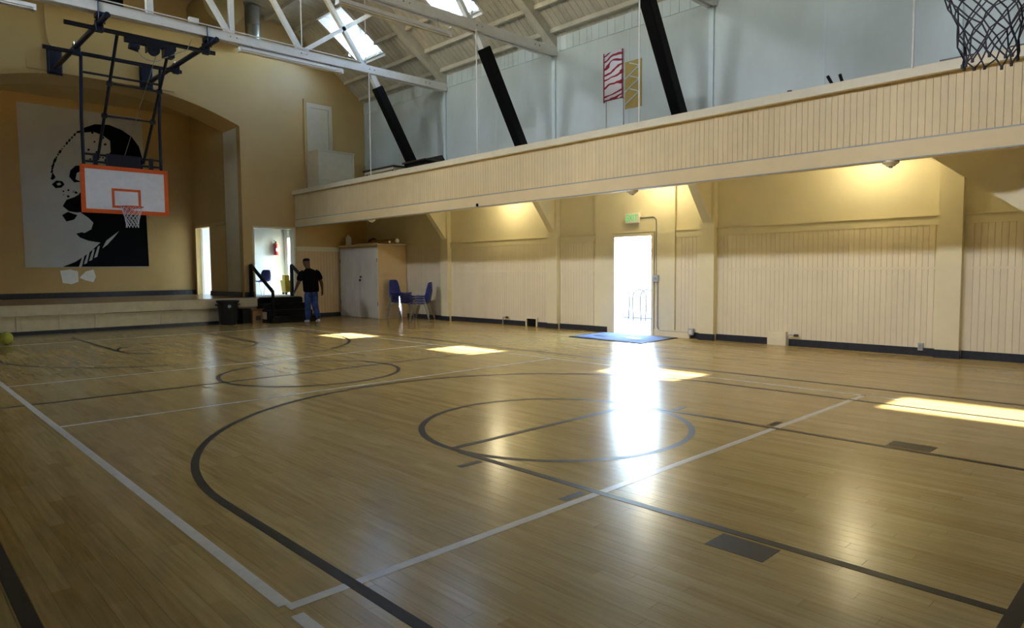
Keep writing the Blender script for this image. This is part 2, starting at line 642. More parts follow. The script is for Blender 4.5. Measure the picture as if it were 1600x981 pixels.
# door up on the balcony
d2 = struct(MB().box(5.46, YE - 0.06, 3.5, 5.55, YE, 6.66).box(6.41, YE - 0.06, 3.5, 6.52, YE, 6.66)
            .box(5.55, YE - 0.06, 6.58, 6.41, YE, 6.66).build('door_2', GABLE), 'pale panelled door at the end of the balcony')
MB().box(5.55, YE - 0.022, 3.5, 6.41, YE - 0.004, 6.58).build('door_leaf', DOORW, d2)
f = MB().box(5.55, YE - 0.05, 3.5, 5.68, YE - 0.02, 6.58).box(6.28, YE - 0.05, 3.5, 6.41, YE - 0.02, 6.58)
f.box(5.68, YE - 0.05, 6.44, 6.28, YE - 0.02, 6.58).box(5.68, YE - 0.05, 4.6, 6.28, YE - 0.02, 4.74)
f.build('door_rails', DOORW, d2)
MB().lathe([(0.0, 0), (0.025, 0.005), (0.03, 0.03), (0.0, 0.045)], (6.35, YE - 0.08, 5.15), 12).build('knob', GREYM, d2, smooth=True)

# ---- stage
stage = struct(MB().box(-4.6, 10.24, 0.0, 3.72, 15.0, 0.66).build('stage', CONC))
MB().box(-4.6, 10.16, 0.655, 3.72, 15.0, 0.70).build('deck', WOODD, stage)
STPAN = mat('stage_front_paint', (0.66, 0.56, 0.36), 0.6, var=0.10, scale=5)
MB().box(-4.6, 10.14, 0.44, 3.72, 10.24, 0.69).build('nosing', STPAN, stage)
xs = [-4.6, -1.99, -1.90, -1.16, -0.42, 1.07, 2.3, 3.72]
for a, b in zip(xs[:-1], xs[1:]):
    piece('front_panel', STPAN, stage, a + 0.006, 10.205 if b - a < 0.2 else 10.222, 0.05, b - 0.006, 10.25, 0.436)
piece('kick_board', DARKBASE, stage, -4.6, 10.20, 0.0, 3.72, 10.23, 0.085)
piece('gap_shade_strip', DARKWOOD, stage, -0.2, 10.218, 0.425, 1.6, 10.226, 0.438)  # dark strip standing in for the shade of the gap under the nosing
SB = 14.78
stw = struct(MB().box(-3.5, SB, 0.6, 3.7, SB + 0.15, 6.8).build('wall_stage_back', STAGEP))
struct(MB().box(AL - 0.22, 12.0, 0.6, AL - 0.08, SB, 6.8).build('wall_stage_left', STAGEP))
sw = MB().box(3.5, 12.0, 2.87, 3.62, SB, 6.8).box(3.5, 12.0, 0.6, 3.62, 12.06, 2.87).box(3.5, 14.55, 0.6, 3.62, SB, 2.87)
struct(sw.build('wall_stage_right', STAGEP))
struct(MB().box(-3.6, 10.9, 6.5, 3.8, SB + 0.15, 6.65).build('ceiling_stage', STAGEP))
struct(MB().box(-3.2, SB - 0.025, 0.70, 3.5, SB - 0.002, 0.86).build('baseboard_stage', DARKBASE))
struct(MB().box(3.478, 10.9, 0.70, 3.498, 13.38, 0.84).box(3.5, YE - 0.02, 0.70, 3.78, YE - 0.002, 0.84).build('baseboard_stage_right', DARKBASE))
d3 = struct(MB().box(3.47, 14.50, 0.7, 3.64, 14.58, 2.95).box(3.47, 12.02, 2.86, 3.64, 14.58, 2.95).build('door_3', GABLE),
            'stage side door with one leaf closed and one open')
MB().box(3.52, 12.07, 0.71, 3.57, 13.40, 2.86).build('closed_leaf', GABLE, d3)
lf = MB().box(3.66, 14.44, 0.72, 4.80, 14.49, 2.84).build('open_leaf', mat('white_door_paint', (0.8, 0.82, 0.84), 0.4, var=0.03), d3)
MB().tube([(4.55, 14.40, 1.62), (4.72, 14.40, 1.62)], 0.015, 8).build('handle', GREYM, lf)

# ---- rooms behind the gable
rm = MB().box(3.72, 12.9, 0.5, 5.9, 13.0, 3.3)                      # back
rm.box(3.62, 11.0, 0.5, 3.72, 13.0, 3.3)                            # left
rm.box(5.75, 11.0, 2.55, 5.9, 12.9, 3.3).box(5.75, 12.66, 0.5, 5.9, 12.9, 2.55).box(5.75, 11.0, 0.5, 5.9, 12.38, 2.55)
struct(rm.build('wall_side_room', ROOMW))
struct(MB().box(3.62, 11.0, 3.3, 5.9, 13.0, 3.4).build('ceiling_side_room', ROOMW))
struct(MB().box(3.62, YE + 0.0, 0.55, 5.9, 13.0, 0.69).build('floor_side_room', CONC))
rm = MB().box(3.62, 14.9, 0.5, 6.1, 15.0, 3.3).box(6.0, 14.55, 0.5, 6.1, 14.9, 3.3).box(6.0, 13.0, 2.7, 6.1, 14.55, 3.3).box(6.0, 13.0, 0.5, 6.1, 13.75, 2.7)
rm.box(3.62, 13.0, 3.3, 6.1, 15.0, 3.4).box(3.62, 13.0, 0.5, 6.1, 15.0, 0.70)
struct(rm.build('wall_wing_room', ROOMW))

# ---- left and near walls (out of view; they close the hall, darkened to cut bounce light)
struct(MB().box(-7.85, YN - 0.25, -0.1, -XW, YE + 0.3, 6.98).build('wall_left', DARKWALL))
g = MB()
gcol(-7.85, -XB, -0.1, None, YN - 0.25, YN)
gcol(-XB, 0, -0.1, None, YN - 0.25, YN)
gcol(0, XB, -0.1, None, YN - 0.25, YN)
gcol(XB, 7.85, -0.1, None, YN - 0.25, YN)
struct(g.build('wall_near', DARKWALL))


# ---- roof
def slope(mb, s, x0, x1, y0, y1, t=0.16):
    p = [(s * x0, zr(x0)), (s * x1, zr(x1)), (s * x1, zr(x1) + t), (s * x0, zr(x0) + t)]
    mb.prism_y(p, y0, y1)


XD0, XD1 = 5.3, 6.62       # dormer opening in plan
rf = MB()
for s, dl in ((1, DORM_R), (-1, DORM_L)):
    edges = [YN - 0.25]
    for c in sorted(dl):
        edges += [c - DW, c + DW]
    edges.append(YE + 0.3)
    for i in range(len(edges) - 1):
        a, b = edges[i], edges[i + 1]
        if i % 2 == 0:
            slope(rf, s, XB, 8.0, a, b)
        else:
            slope(rf, s, XB, XD0, a, b)
            slope(rf, s, XD1, 8.0, a, b)
    slope(rf, s, 0, XB, YN - 0.25, YE + 0.3)
ceiling = struct(rf.build('ceiling', ROOFB))


def roof_board_mesh(x0, x1, w):
    mb = MB()
    t = 0.016
    mb.prism_y([(x0, zr(x0) - t), (x1, zr(x1) - t), (x1, zr(x1)), (x0, zr(x0))], -w / 2, w / 2)
    me = mb.mesh('roof_board')
    me.materials.append(ROOFB)
    return me


RBW = 0.17
rb_full = roof_board_mesh(XB, 7.6, RBW - 0.012)
rb_low = roof_board_mesh(XD1, 7.6, RBW - 0.012)
rb_flat = roof_board_mesh(1.6, XB, RBW - 0.012)
y = YE - RBW / 2 - 0.01
while y > -3.4:
    near = any(abs(y - c) < DW + RBW / 2 for c in DORM_R)
    o = bpy.data.objects.new('roof_board', rb_low if near else rb_full)
    COL.objects.link(o)
    o.parent = ceiling
    o.location = (0, y, 0)
    if y > 3.5:
        o = bpy.data.objects.new('roof_board', rb_flat)
        COL.objects.link(o)
        o.parent = ceiling
        o.location = (0, y, 0)
    y -= RBW
ends = [YE] + TRUSS_Y + [YN]
for i in range(len(ends) - 1):
    a, b = ends[i] - 0.1, ends[i + 1] + 0.1
    for x in (7.38, 6.85, 6.24, 5.2, 4.3, 3.4, 2.4):
        segs = [(a, b)]
        if x in (6.24,) and i < 2:
            c = DORM_R[i]
            segs = [(a, c + DW + 0.02), (c - DW - 0.02, b)]
        for p, q in segs:
            z = zr(x) - 0.07
            piece('purlin', ROOFB, ceiling, x - 0.035, q, z - 0.05, x + 0.035, p, z + 0.05)


def dormer(s, yc, n):
    y0, y1 = yc - DW, yc + DW
    zt = 8.66
    c = MB()
    for a, b in ((y0 - 0.06, y0 + 0.012), (y1 - 0.012, y1 + 0.06)):
        c.prism_y([(s * XD1, zr(XD1) - 0.02), (s * (XD1 + 0.02), zt), (s * (XD0 - 0.1), zt), (s * (XD0 - 0.05), zr(XD0) - 0.05)], a, b)
    c.box(s * (XB - 0.1), y0 - 0.06, zt, s * (XD1 + 0.15), y1 + 0.06, zt + 0.06)
    w = struct(c.build('window_%d' % n, WHITE), None)
    # sash in the outer face
    xo = XD1 - 0.012
    zb, zh = zr(XD1) + 0.02, 8.40
    fr = MB()
    fr.box(s * xo, y0, zr(XD1) - 0.03, s * (xo + 0.06), y1, zb + 0.05)
    fr.box(s * xo, y0, zh, s * (xo + 0.06), y1, zt)
    fr.box(s * xo, y0, zb, s * (xo + 0.06), y0 + 0.04, zh).box(s * xo, y1 - 0.04, zb, s * (xo + 0.06), y1, zh)
    fr.build('window_frame', WHITE, w)
    MB().box(s * (xo + 0.025), y0 + 0.04, zb + 0.05, s * (xo + 0.03), y1 - 0.04, zh).build('pane', GLASS, w)
    if s > 0:
        piece('sill_bead', GREYM, w, xo - 0.03, y0 + 0.02, zb + 0.03, xo, y1 - 0.02, zb + 0.055)
    else:
        pass
    portal('skylight_portal', (s * (xo + 0.12), yc, (zb + zh) / 2), (-s, 0, 0), 2 * DW, zh - zb)


n = 1
for yc in DORM_R:
    dormer(1, yc, n)
    n += 1
for yc in DORM_L:
    dormer(-1, yc, n)
    n += 1
portal('door_portal', (7.95, 0.04, 1.06), (-1, 0, 0), 0.98, 2.1)
portal('side_room_portal', (5.95, 12.52, 1.6), (-1, 0, 0), 0.28, 1.9)
portal('wing_room_portal', (6.15, 14.15, 1.7), (-1, 0, 0), 0.8, 2.0)


# ---- balconies
def balcony(s, detail):
    nm = 'balcony'
    TAN_, CREAM_, LEDGE_ = (TAN, CREAM, LEDGE) if s > 0 else (DARKWALL, DARKWALL, DARKWALL)
    b = struct(MB().box(s * (XF + 0.05), YN, ZSOF, s * XW, YE, 3.5).build(nm, TAN_),
               'cream boarded balcony along the wall with the exit door' if s > 0 else 'dark balcony along the wall opposite the exit door')
    MB().box(s * (XF + 0.0), YN, ZB, s * (XF + 0.16), YE, 2.985).build('beam', CREAM_, b)
    MB().box(s * (XF + 0.03), YN, 2.98, s * (XF + 0.13), YE, 3.76).build('parapet', CREAM_, b)
    MB().box(s * (XF - 0.07), YN, 3.75, s * (XF + 0.22), YE, ZT).build('cap_rail', LEDGE_, b)
    MB().box(s * (XF - 0.085), YN, 3.735, s * (XF - 0.0), YE, 3.765).build('cap_moulding', LEDGE_, b)
    if detail:
        MB().box(XF + 0.005, YN, 2.985, XF + 0.02, YE, 3.005).build('seam', GREYM, b)
        piece('beam_edge_bead', GREYM, b, XF - 0.006, YN, ZB - 0.004, XF + 0.03, YE, ZB + 0.012)
        y = YE
        w = 0.08
        while y > -8.3:
            piece('fascia_board', CREAM, b, XF + 0.008, y - w + 0.004, 3.005, XF + 0.032, y, 3.75)
            y -= w
    for yy in TRUSS_Y:
        if s < 0 or yy > -5:
            MB().prism_y([(s * 7.55, 2.21), (s * 7.55, ZSOF), (s * 6.62, ZSOF)], yy - 0.09, yy + 0.09).build('bracket', TAN_, b)
        if yy > -5:
            MB().tube([(s * 5.04, yy - 0.13, ZT - 0.02), (s * 5.04, yy - 0.13, 6.45)], 0.013, 8).build('hanger_rod', WHITE, b)
    if s > 0:
        MB().tube([(4.98, -5.87 - 0.13, ZT - 0.02), (4.98, -5.87 - 0.13, 6.45)], 0.013, 8).build('hanger_rod', WHITE, b)
    return b


bal = balcony(1, True)
balcony(-1, False)
# underside of the stair that climbs to the balcony
MB().prism_x([(-5.35, 3.349), (-8.6, 0.81), (-8.6, 3.349)], 6.05, 7.58).build('stair_underside', TAN, bal)
MB().prism_x([(-6.95, 2.13), (-8.6, 0.85), (-8.6, 1.25), (-6.95, 2.51)], 5.98, 6.05).build('stair_stringer', LEDGE, bal)


# ---- roof trusses
def truss(yc, label):
    t = thing('roof_truss', label, 'roof truss', (0, yc, 6.42), group='white timber roof trusses')
    c = MB()
    for a, b in ((-0.11, -0.03), (0.03, 0.11)):
        c.box(-7.58, yc + a, 6.43, 7.58, yc + b, 6.62)
    c.box(-5.2, yc - 0.045, 6.50, 5.2, yc + 0.045, 6.56)
    c.build('bottom_chord', WHITE, t)
    for s in (-1, 1):
        MB().prism_y([(s * 7.58, 6.60), (s * 7.58, zr(7.58) - 0.02), (s * XB, zr(XB) - 0.02), (s * XB, zr(XB) - 0.40)], yc - 0.10, yc + 0.10).build('rafter', ROOFB, t)
        MB().prism_y([(s * XB, zr(XB) - 0.3), (s * XB, zr(XB) - 0.03), (0, zr(0) - 0.03), (0, zr(0) - 0.3)], yc - 0.08, yc + 0.08).build('top_chord', WHITE, t)
        for p0, p1 in [((4.97, 6.6), (3.45, 8.72)), ((3.3, 6.6), (5.45, 8.12)), ((3.27, 6.6), (1.75, 8.95)), ((1.60, 6.6), (0.1, 8.95))]:
            MB().bar((s * p0[0], yc, p0[1]), (s * p1[0], yc, p1[1]), 0.10, 0.11, (0, 1, 0)).build('diagonal', WHITE, t)
        MB().bar((s * 1.65, yc, 6.55), (s * 1.65, yc, 9.0), 0.10, 0.12, (0, 1, 0)).build('web_post', WHITE, t)
        for x in (3.3, 5.04):
            MB().tube([(s * x, yc, 6.6), (s * x, yc, zr(x) - 0.2)], 0.014, 8).build('tie_rod', WHITE, t)
    MB().bar((0, yc, 6.55), (0, yc, 9.2), 0.12, 0.14, (0, 1, 0)).build('king_post', WHITE, t)
    for s, x in ((1, 5.15), (1, 6.9), (1, 3.3), (1, 1.65)):
        for dx in (-0.07, 0.07):
            MB().tube([(x + dx, yc - 0.125, 6.53), (x + dx, yc + 0.125, 6.53)], 0.016, 6).build('bolt', GREYM, t)
    return t


truss(TRUSS_Y[0], 'white roof truss next to the gable, carrying the hoop frame')
truss(TRUSS_Y[1], 'white roof truss ahead of the flame-patterned banner, above the second padded brace')
truss(TRUSS_Y[2], 'white roof truss on the flame-banner side of the hall, over the third padded brace')
truss(TRUSS_Y[3], 'white roof truss over the near free-throw lane')


def brace(yc, label):
    t = thing('padded_brace', label, 'brace', (6.95, yc, 3.5), group='padded braces on the balcony')
    p0, p1 = Vector((6.93, yc, 3.45)), Vector((5.18, yc, 6.46))
    d = (p1 - p0).normalized()
    MB().bar(p0, p1, 0.14, 0.13, (0, 1, 0)).build('timber', WHITE, t)
    q = p1 - d * 0.36
    MB().bar(p0 + d * 0.05, q, 0.235, 0.21, (0, 1, 0)).build('padding', BLACK, t, bevel=0.02)


brace(TRUSS_Y[0], 'black padded diagonal brace beside the folded dark table')
brace(TRUSS_Y[1], 'black padded diagonal brace in the middle bay, rising to a white truss joint')
brace(TRUSS_Y[2], 'black padded diagonal brace beside the red and white banner')

# ================================================================== floor
floor = struct(MB().box(-7.85, YN - 0.25, -0.3, XW + 0.26, YE + 0.2, -0.006).build('floor', FLOORM))
PW = 0.075
planks = []
x = -5.2
row = 0
while x < XW - 0.01:
    y = YN + random.random() * 0.8
    x1 = min(x + PW, XW)
    while y < 10.2:
        l = random.uniform(0.45, 1.5)
        y1 = min(y + l, 10.2)
        planks.append((x, y, x1, y1))
        y = y1
    x += PW
big, rest = [], []
for p in planks:
    c = ((p[0] + p[2]) / 2, (p[1] + p[3]) / 2, 0)
    px, py, d = project(c)
    if d > 0.5 and -60 < px < 1660 and py < 1040:
        big.append(((p[3] - p[1]) / d ** 3, p))
    else:
        rest.append(p)
big.sort(key=lambda t: -t[0])
rest += [p for _, p in big[300:]]
for _, p in big[:300]:
    piece('floor_board', FLOORM, floor, p[0] + 0.0005, p[1] + 0.0005, -0.006, p[2] - 0.0005, p[3] - 0.0005, 0.0)
mb = MB()
for p in rest:
    if math.hypot((p[0] + p[2]) / 2 - CAM.x, (p[1] + p[3]) / 2 - CAM.y) > 8.0:      # joints too fine to tell from here on
        mb.add([(p[0], p[1], 0), (p[2], p[1], 0), (p[2], p[3], 0), (p[0], p[3], 0)], [(0, 1, 2, 3)])
        continue
    a, b, c, d = p[0] + 0.0005, p[1] + 0.0005, p[2] - 0.0005, p[3] - 0.0005
    mb.add([(a, b, -0.006), (c, b, -0.006), (c, d, -0.006), (a, d, -0.006), (a, b, 0), (c, b, 0), (c, d, 0), (a, d, 0)],
           [(4, 5, 6, 7), (0, 1, 5, 4), (1, 2, 6, 5), (2, 3, 7, 6), (3, 0, 4, 7)])
stuff(mb.build('floor_boards', FLOORM, floor))


# ---- court markings: thin coats of paint on the boards
def stripe(name, m, p0, p1, w, z=0.0012):
    p0, p1 = Vector((*p0, 0)), Vector((*p1, 0))
    d = (p1 - p0).normalized()
    s = Vector((-d.y, d.x, 0)) * w / 2
    q = [p0 - s, p1 - s, p1 + s, p0 + s]
    return MB().prism_z([(a.x, a.y) for a in q], 0.0001, z).build(name, m, floor)


def ring(name, m, cx, cy, r, w, a0=0.0, a1=2 * math.pi, n=96, z=0.0012):
    mb = MB()
    full = abs(a1 - a0 - 2 * math.pi) < 1e-6
    for i in range(n + (0 if full else 1)):
        a = a0 + (a1 - a0) * i / n
        for rr in (r - w / 2, r + w / 2):
            mb.v.append((cx + rr * math.cos(a), cy + rr * math.sin(a), z))
    N = n if full else n + 1
    for i in range(n):
        j = (i + 1) % N
        mb.f.append((2 * i, 2 * i + 1, 2 * j + 1, 2 * j))
        mb.mi.append(0)
    o = mb.build(name, m, floor)
    return o


LW = 0.057
RC = 1.225 - LW / 2
ring('free_throw_circle', BLKMARK, 0, -4.595, RC, LW)
ring('centre_circle', BLKMARK, 0, 0, RC, LW)
ring('free_throw_circle', BLKMARK, 0, 4.87, RC, LW)
stripe('free_throw_line', BLKMARK, (-1.2, -4.595), (1.2, -4.595), LW, 0.0014)
stripe('free_throw_line', BLKMARK, (-1.2, 4.87), (1.2, 4.87), LW, 0.0014)
for s in (-1, 1):
    stripe('lane_line', BLKMARK, (s * 1.208, -8.15), (s * 1.208, -4.72), LW, 0.0016)
    stripe('lane_line', BLKMARK, (s * 1.208, 5.0), (s * 1.208, 8.6), LW, 0.0016)
    for y in (-5.02, -6.0):
        stripe('lane_mark', BLKMARK, (s * 1.27, y), (s * 1.47, y), LW)
    stripe('lane_mark', BLKMARK, (s * 1.27, 7.9), (s * 1.5, 7.9), LW)
    MB().box(s * 1.262, -7.25, 0.0001, s * 1.455, -6.945, 0.0012).build('lane_block', BLKMARK, floor)
stripe('centre_line', BLKMARK, (-4.03, 0), (3.9, 0), LW)
stripe('sideline', BLKMARK, (3.87, -8.2), (3.87, 8.6), LW, 0.0014)
stripe('sideline', BLKMARK, (-4.034, -8.2), (-4.034, 8.6), LW + 0.006, 0.0014)
stripe('baseline', BLKMARK, (-4.05, -8.18), (3.9, -8.18), 0.065, 0.0018)
for cy, sg, yb in ((-4.59, 1, -8.15), (4.93, -1, 8.6)):
    r3 = 2.975
    ring('three_point_arc', BLKMARK, 0.03, cy, r3, LW, 0 if sg > 0 else -math.pi, math.pi if sg > 0 else 0, 80, 0.0016)
    for s in (-1, 1):
        stripe('three_point_line', BLKMARK, (0.03 + s * r3, yb), (0.03 + s * r3, cy), LW, 0.0016)
VW = 0.056
stripe('volleyball_sideline', WHTMARK, (-3.248, -6.05), (-3.248, 7.6), VW, 0.0020)
stripe('volleyball_sideline', WHTMARK, (-3.248, -6.45), (-3.248, -6.16), VW, 0.0020)
stripe('volleyball_sideline', WHTMARK, (3.356, -6.43), (3.356, 7.6), 0.045, 0.0010)
stripe('volleyball_end_line', WHTMARK, (-3.248, -6.077), (3.38, -6.077), VW, 0.0010)
stripe('volleyball_end_line', WHTMARK, (-3.248, 7.6), (3.38, 7.6), 0.03, 0.0010)
stripe('attack_line', WHTMARK, (-3.22, -1.46), (3.35, -1.46), 0.045, 0.0010)
stripe('attack_line', WHTMARK, (-3.22, 1.62), (3.35, 1.62), 0.045, 0.0010)


# ================================================================== mural on the stage back wall
def mural():
    YM = SB - 0.012
    t = thing('mural', 'stencil mural of a head and suited shoulder in black on grey', 'mural', tuple(on_y(130, 417, SB - 0.006)))

    def flat(name, m, pts, depth):
        P = [on_y(px, py, YM) for px, py in pts]
        mb = MB()
        mb.loft([(p.x, SB - 0.003, p.z) for p in P], [(p.x, SB - depth, p.z) for p in P])
        return mb.build(name, m, t)

    flat('ground', MURALBG, [(25, 158), (221, 185), (233, 417), (40, 418)], 0.008)
    flat('hair_shape', MURALBK, [(118, 208), (130, 200), (148, 194), (170, 195), (190, 203), (206, 214), (217, 229), (222, 246), (224, 275),
                                 (172, 275), (163, 250), (173, 237), (172, 220), (160, 211), (146, 206), (132, 207)], 0.012)
    flat('suit_shape', MURALBK, [(132, 320), (228, 325), (233, 416), (98, 417), (118, 409), (138, 396), (157, 379), (150, 378), (138, 376),
                                 (125, 371), (119, 365), (131, 362), (143, 357), (146, 348), (138, 340), (126, 332)], 0.012)
    flat('cheek_shape', MURALBK, [(98, 322), (104, 312), (116, 308), (130, 300), (140, 312), (140, 330), (120, 332), (108, 330)], 0.011)
    flat('brow_shape', MURALBK, [(108, 276), (110, 266), (118, 259), (128, 258), (130, 266), (120, 270), (118, 280), (127, 284), (116, 285)], 0.011)
    flat('eye_shape', MURALBK, [(81, 288), (88, 282), (97, 283), (101, 288), (96, 293), (87, 294)], 0.011)
    flat('eye_gleam', MURALBG, [(88, 287), (93, 285), (96, 288), (91, 290)], 0.013)
    flat('nose_shape', MURALBK, [(79, 280), (82, 269), (87, 277), (83, 281)], 0.011)
    flat('mouth_shape', MURALBK, [(97, 336), (106, 331), (121, 336), (116, 343), (104, 346)], 0.011)
    flat('chin_gleam', MURALBG, [(118, 350), (130, 344), (142, 348), (143, 358), (132, 364), (122, 361)], 0.0135)
    flat('collar', MURALBG, [(160, 388), (166, 376), (186, 361), (178, 371), (168, 382)], 0.014)
    for i in range(4):
        x, y = 153 - i * 8, 385 + i * 5
        flat('tie_stripe', MURALBG, [(x, y), (x + 3, y - 1), (x - 1, y + 16), (x - 6, y + 18)], 0.014)
    rnd = random.Random(3)
    for i in range(15):
        u = i / 14
        x = 121 - 40 * math.sin(u * 1.5)
        y = 206 + 62 * u
        r = rnd.uniform(1.2, 3.2)
        flat('hairline_fleck', MURALBK, [(x - r, y + r * .6), (x - r * .2, y - r), (x + r, y - r * .8), (x + r * .3, y + r)], 0.011)
    for i in range(16):
        x, y = rnd.uniform(132, 172), rnd.uniform(206, 250)
        r = rnd.uniform(0.8, 2.2)
        flat('hair_fleck', MURALBK, [(x - r, y), (x, y - r), (x + r * 1.5, y), (x, y + r)], 0.011)
    for i in range(10):
        x, y = rnd.uniform(98, 126), rnd.uniform(296, 310)
        r = rnd.uniform(0.8, 2.4)
        flat('cheek_fleck', MURALBK, [(x - r, y), (x, y - r), (x + r * 1.5, y), (x, y + r)], 0.011)


mural()
for pts, lab in (([(94, 423), (110, 421), (122, 424), (123, 440), (112, 444), (98, 442)], 'pale whitewashed patch of bare plaster below the mural, the squarer one'),
                 ([(124, 434), (134, 424), (146, 421), (150, 432), (146, 441), (134, 438)], 'pale ragged patch of bare plaster below the mural, the pointed one')):
    P = [on_y(a, b, SB) for a, b in pts]
    c = sum(P, Vector()) / len(P)
    o = MB().loft([(p.x, SB - 0.0005, p.z) for p in P], [(p.x, SB - 0.004, p.z) for p in P]).build('plaster_patch', PAPER, None, loc=c)
    tag(o, lab, 'plaster patch')


# ================================================================== basketball hoops
def net(mb, c, r0, r1, length, n, rows, rc, twist=0.0, jit=0.0, seed=1):
    rnd = random.Random(seed)
    nodes = {}
    for j in range(rows + 1):
        f = j / rows
        r = r0 + (r1 - r0) * (1 - (1 - f) ** 1.7)
        for i in range(n):
            a = 2 * math.pi * (i + 0.5 * (j % 2)) / n + twist * f
            nodes[(i, j)] = Vector((c[0] + r * math.cos(a) + rnd.uniform(-jit, jit), c[1] + r * math.sin(a) + rnd.uniform(-jit, jit),
                                    c[2] - length * f + rnd.uniform(-jit, jit)))
    for i in range(n):
        for sgn in (0, 1):
            k = i
            path = [nodes[(k, 0)]]
            for j in range(1, rows + 1):
                if sgn == 0:
                    k = k if j % 2 == 1 else (k + 1) % n
                else:
                    k = (k - 1) % n if j % 2 == 1 else k
                path.append(nodes[(k, j)])
            mb.tube(path, rc, 5)
    for i in range(n):
        p = nodes[(i, rows)]
        mb.tube([p + Vector((0, 0, 0.008)), p - Vector((0, 0, 0.012))], rc * 1.8, 6)
    return mb


def board_parts(t, cx, yf, z0, sgn, w=0.90, h=1.06, netm=NETW, rc=0.0042, jit=0.004):
    """backboard whose face looks along -sgn*y; yf is the face"""
    b = MB().box(cx - w, yf, z0, cx + w, yf + sgn * 0.04, z0 + h).build('backboard', BOARDW, t, bevel=0.01)
    e = 0.004
    bw = 0.085
    fr = MB()
    ya, yb = yf - sgn * e, yf + sgn * 0.02
    fr.box(cx - w - .004, ya, z0 - .004, cx - w + bw, yb, z0 + h + .004).box(cx + w - bw, ya, z0 - .004, cx + w + .004, yb, z0 + h + .004)
    fr.box(cx - w + bw, ya, z0 - .004, cx + w - bw, yb, z0 + bw).box(cx - w + bw, ya, z0 + h - bw, cx + w - bw, yb, z0 + h + .004)
    fr.build('border', ORANGE, b)
    tw, tz, th, tb = 0.30, z0 + 0.13, 0.44, 0.055
    fr = MB()
    fr.box(cx - tw, ya, tz, cx - tw + tb, yb, tz + th).box(cx + tw - tb, ya, tz, cx + tw, yb, tz + th)
    fr.box(cx - tw + tb, ya, tz, cx + tw - tb, yb, tz + tb).box(cx - tw + tb, ya, tz + th - tb, cx + tw - tb, yb, tz + th)
    fr.build('target_square', ORANGE, b)
    rz = z0 + 0.135
    rc_ = (cx, yf - sgn * 0.385, rz)
    rim = MB()
    rim.tube([(rc_[0] + 0.23 * math.cos(a), rc_[1] + 0.23 * math.sin(a), rz) for a in [2 * math.pi * i / 36 for i in range(36)]], 0.011, 8, closed=True)
    rim.box(cx - 0.09, yf - sgn * 0.003, rz - 0.10, cx + 0.09, yf - sgn * 0.03, rz + 0.02)
    rim.box(cx - 0.075, yf - sgn * 0.03, rz - 0.015, cx + 0.075, yf - sgn * 0.17, rz + 0.006)
    for s in (-1, 1):
        rim.tube([(cx + s * 0.07, yf - sgn * 0.02, rz - 0.09), (cx + s * 0.10, yf - sgn * 0.2, rz - 0.01)], 0.01, 6)
    rim.build('rim', REDRIM, t, smooth=True)
    nb = net(MB(), rc_, 0.225, 0.125, 0.45, 12, 8, rc, 0.25, jit)
    nb.build('net', netm, t, smooth=True)


hp = thing('basketball_hoop', 'white backboard with orange border hung before the stage on a dark pipe frame', 'basketball hoop', (0.03, 8.80, 2.77))
board_parts(hp, 0.03, 8.80, 2.77, 1)
for xa, xb in ((-0.86, -0.90), (1.17, 1.10)):
    MB().tube([(xa, 6.08, 6.30), (xb, 10.62, 6.30)], 0.055, 12).build('roof_pipe', NAVYPIPE, hp, smooth=True)
    c = MB().box(xb - 0.13, 10.62, 6.18, xb + 0.13, 10.73, 6.72).box(xb - 0.16, 10.70, 6.15, xb + 0.16, 10.735, 6.75)
    c.build('wall_plate', NAVYPIPE, hp, bevel=0.01)
    for y in (6.72, 8.66):
        MB().box(xa - 0.07, y - 0.06, 6.14, xa + 0.07, y + 0.06, 6.37).build('clamp', NAVYPIPE, hp, bevel=0.01)
        MB().tube([(xa - 0.05, y - 0.075, 6.34), (xa - 0.05, y - 0.075, 6.40)], 0.012, 6).build('bolt', CHROME, hp)
    c = MB().box(xa - 0.10, 6.37, 6.36, xa + 0.10, 6.64, 6.425).tube([(xa - 0.08, 6.378, 6.28), (xa - 0.08, 6.378, 6.66)], 0.012, 6)
    c.tube([(xa + 0.08, 6.62, 6.28), (xa + 0.08, 6.62, 6.68)], 0.012, 6)
    c.build('beam_clamp', NAVYPIPE, hp)
MB().tube([(-1.45, 6.72, 6.20), (1.36, 6.72, 6.20)], 0.045, 12).build('cross_pipe', NAVYPIPE, hp, smooth=True)
MB().tube([(-1.48, 8.66, 6.20), (1.29, 8.66, 6.20)], 0.045, 12).build('cross_pipe', NAVYPIPE, hp, smooth=True)
for s in (-1, 1):
    MB().tube([(0.02 + s * 0.80, 8.66, 6.20), (0.03 + s * 0.80, 8.92, 4.9), (0.03 + s * 0.80, 8.92, 3.70)], 0.036, 10).build('upright', NAVYPIPE, hp, smooth=True)
    MB().tube([(-0.05 + s * 0.49, 6.75, 6.16), (-0.02 + s * 0.47, 8.93, 3.98)], 0.032, 10).build('brace', NAVYPIPE, hp, smooth=True)
    for f in (0.36, 0.62):
        P = Vector((-0.05 + s * 0.49, 6.75, 6.16)).lerp(Vector((-0.02 + s * 0.47, 8.93, 3.98)), f)
        MB().box(P.x - 0.05, P.y - 0.05, P.z - 0.05, P.x + 0.05, P.y + 0.05, P.z + 0.05).build('collar', NAVYPIPE, hp, bevel=0.01)
MB().tube([(-0.78, 8.74, 5.83), (0.82, 8.74, 5.83)], 0.026, 8).build('tie_bar', NAVYPIPE, hp, smooth=True)
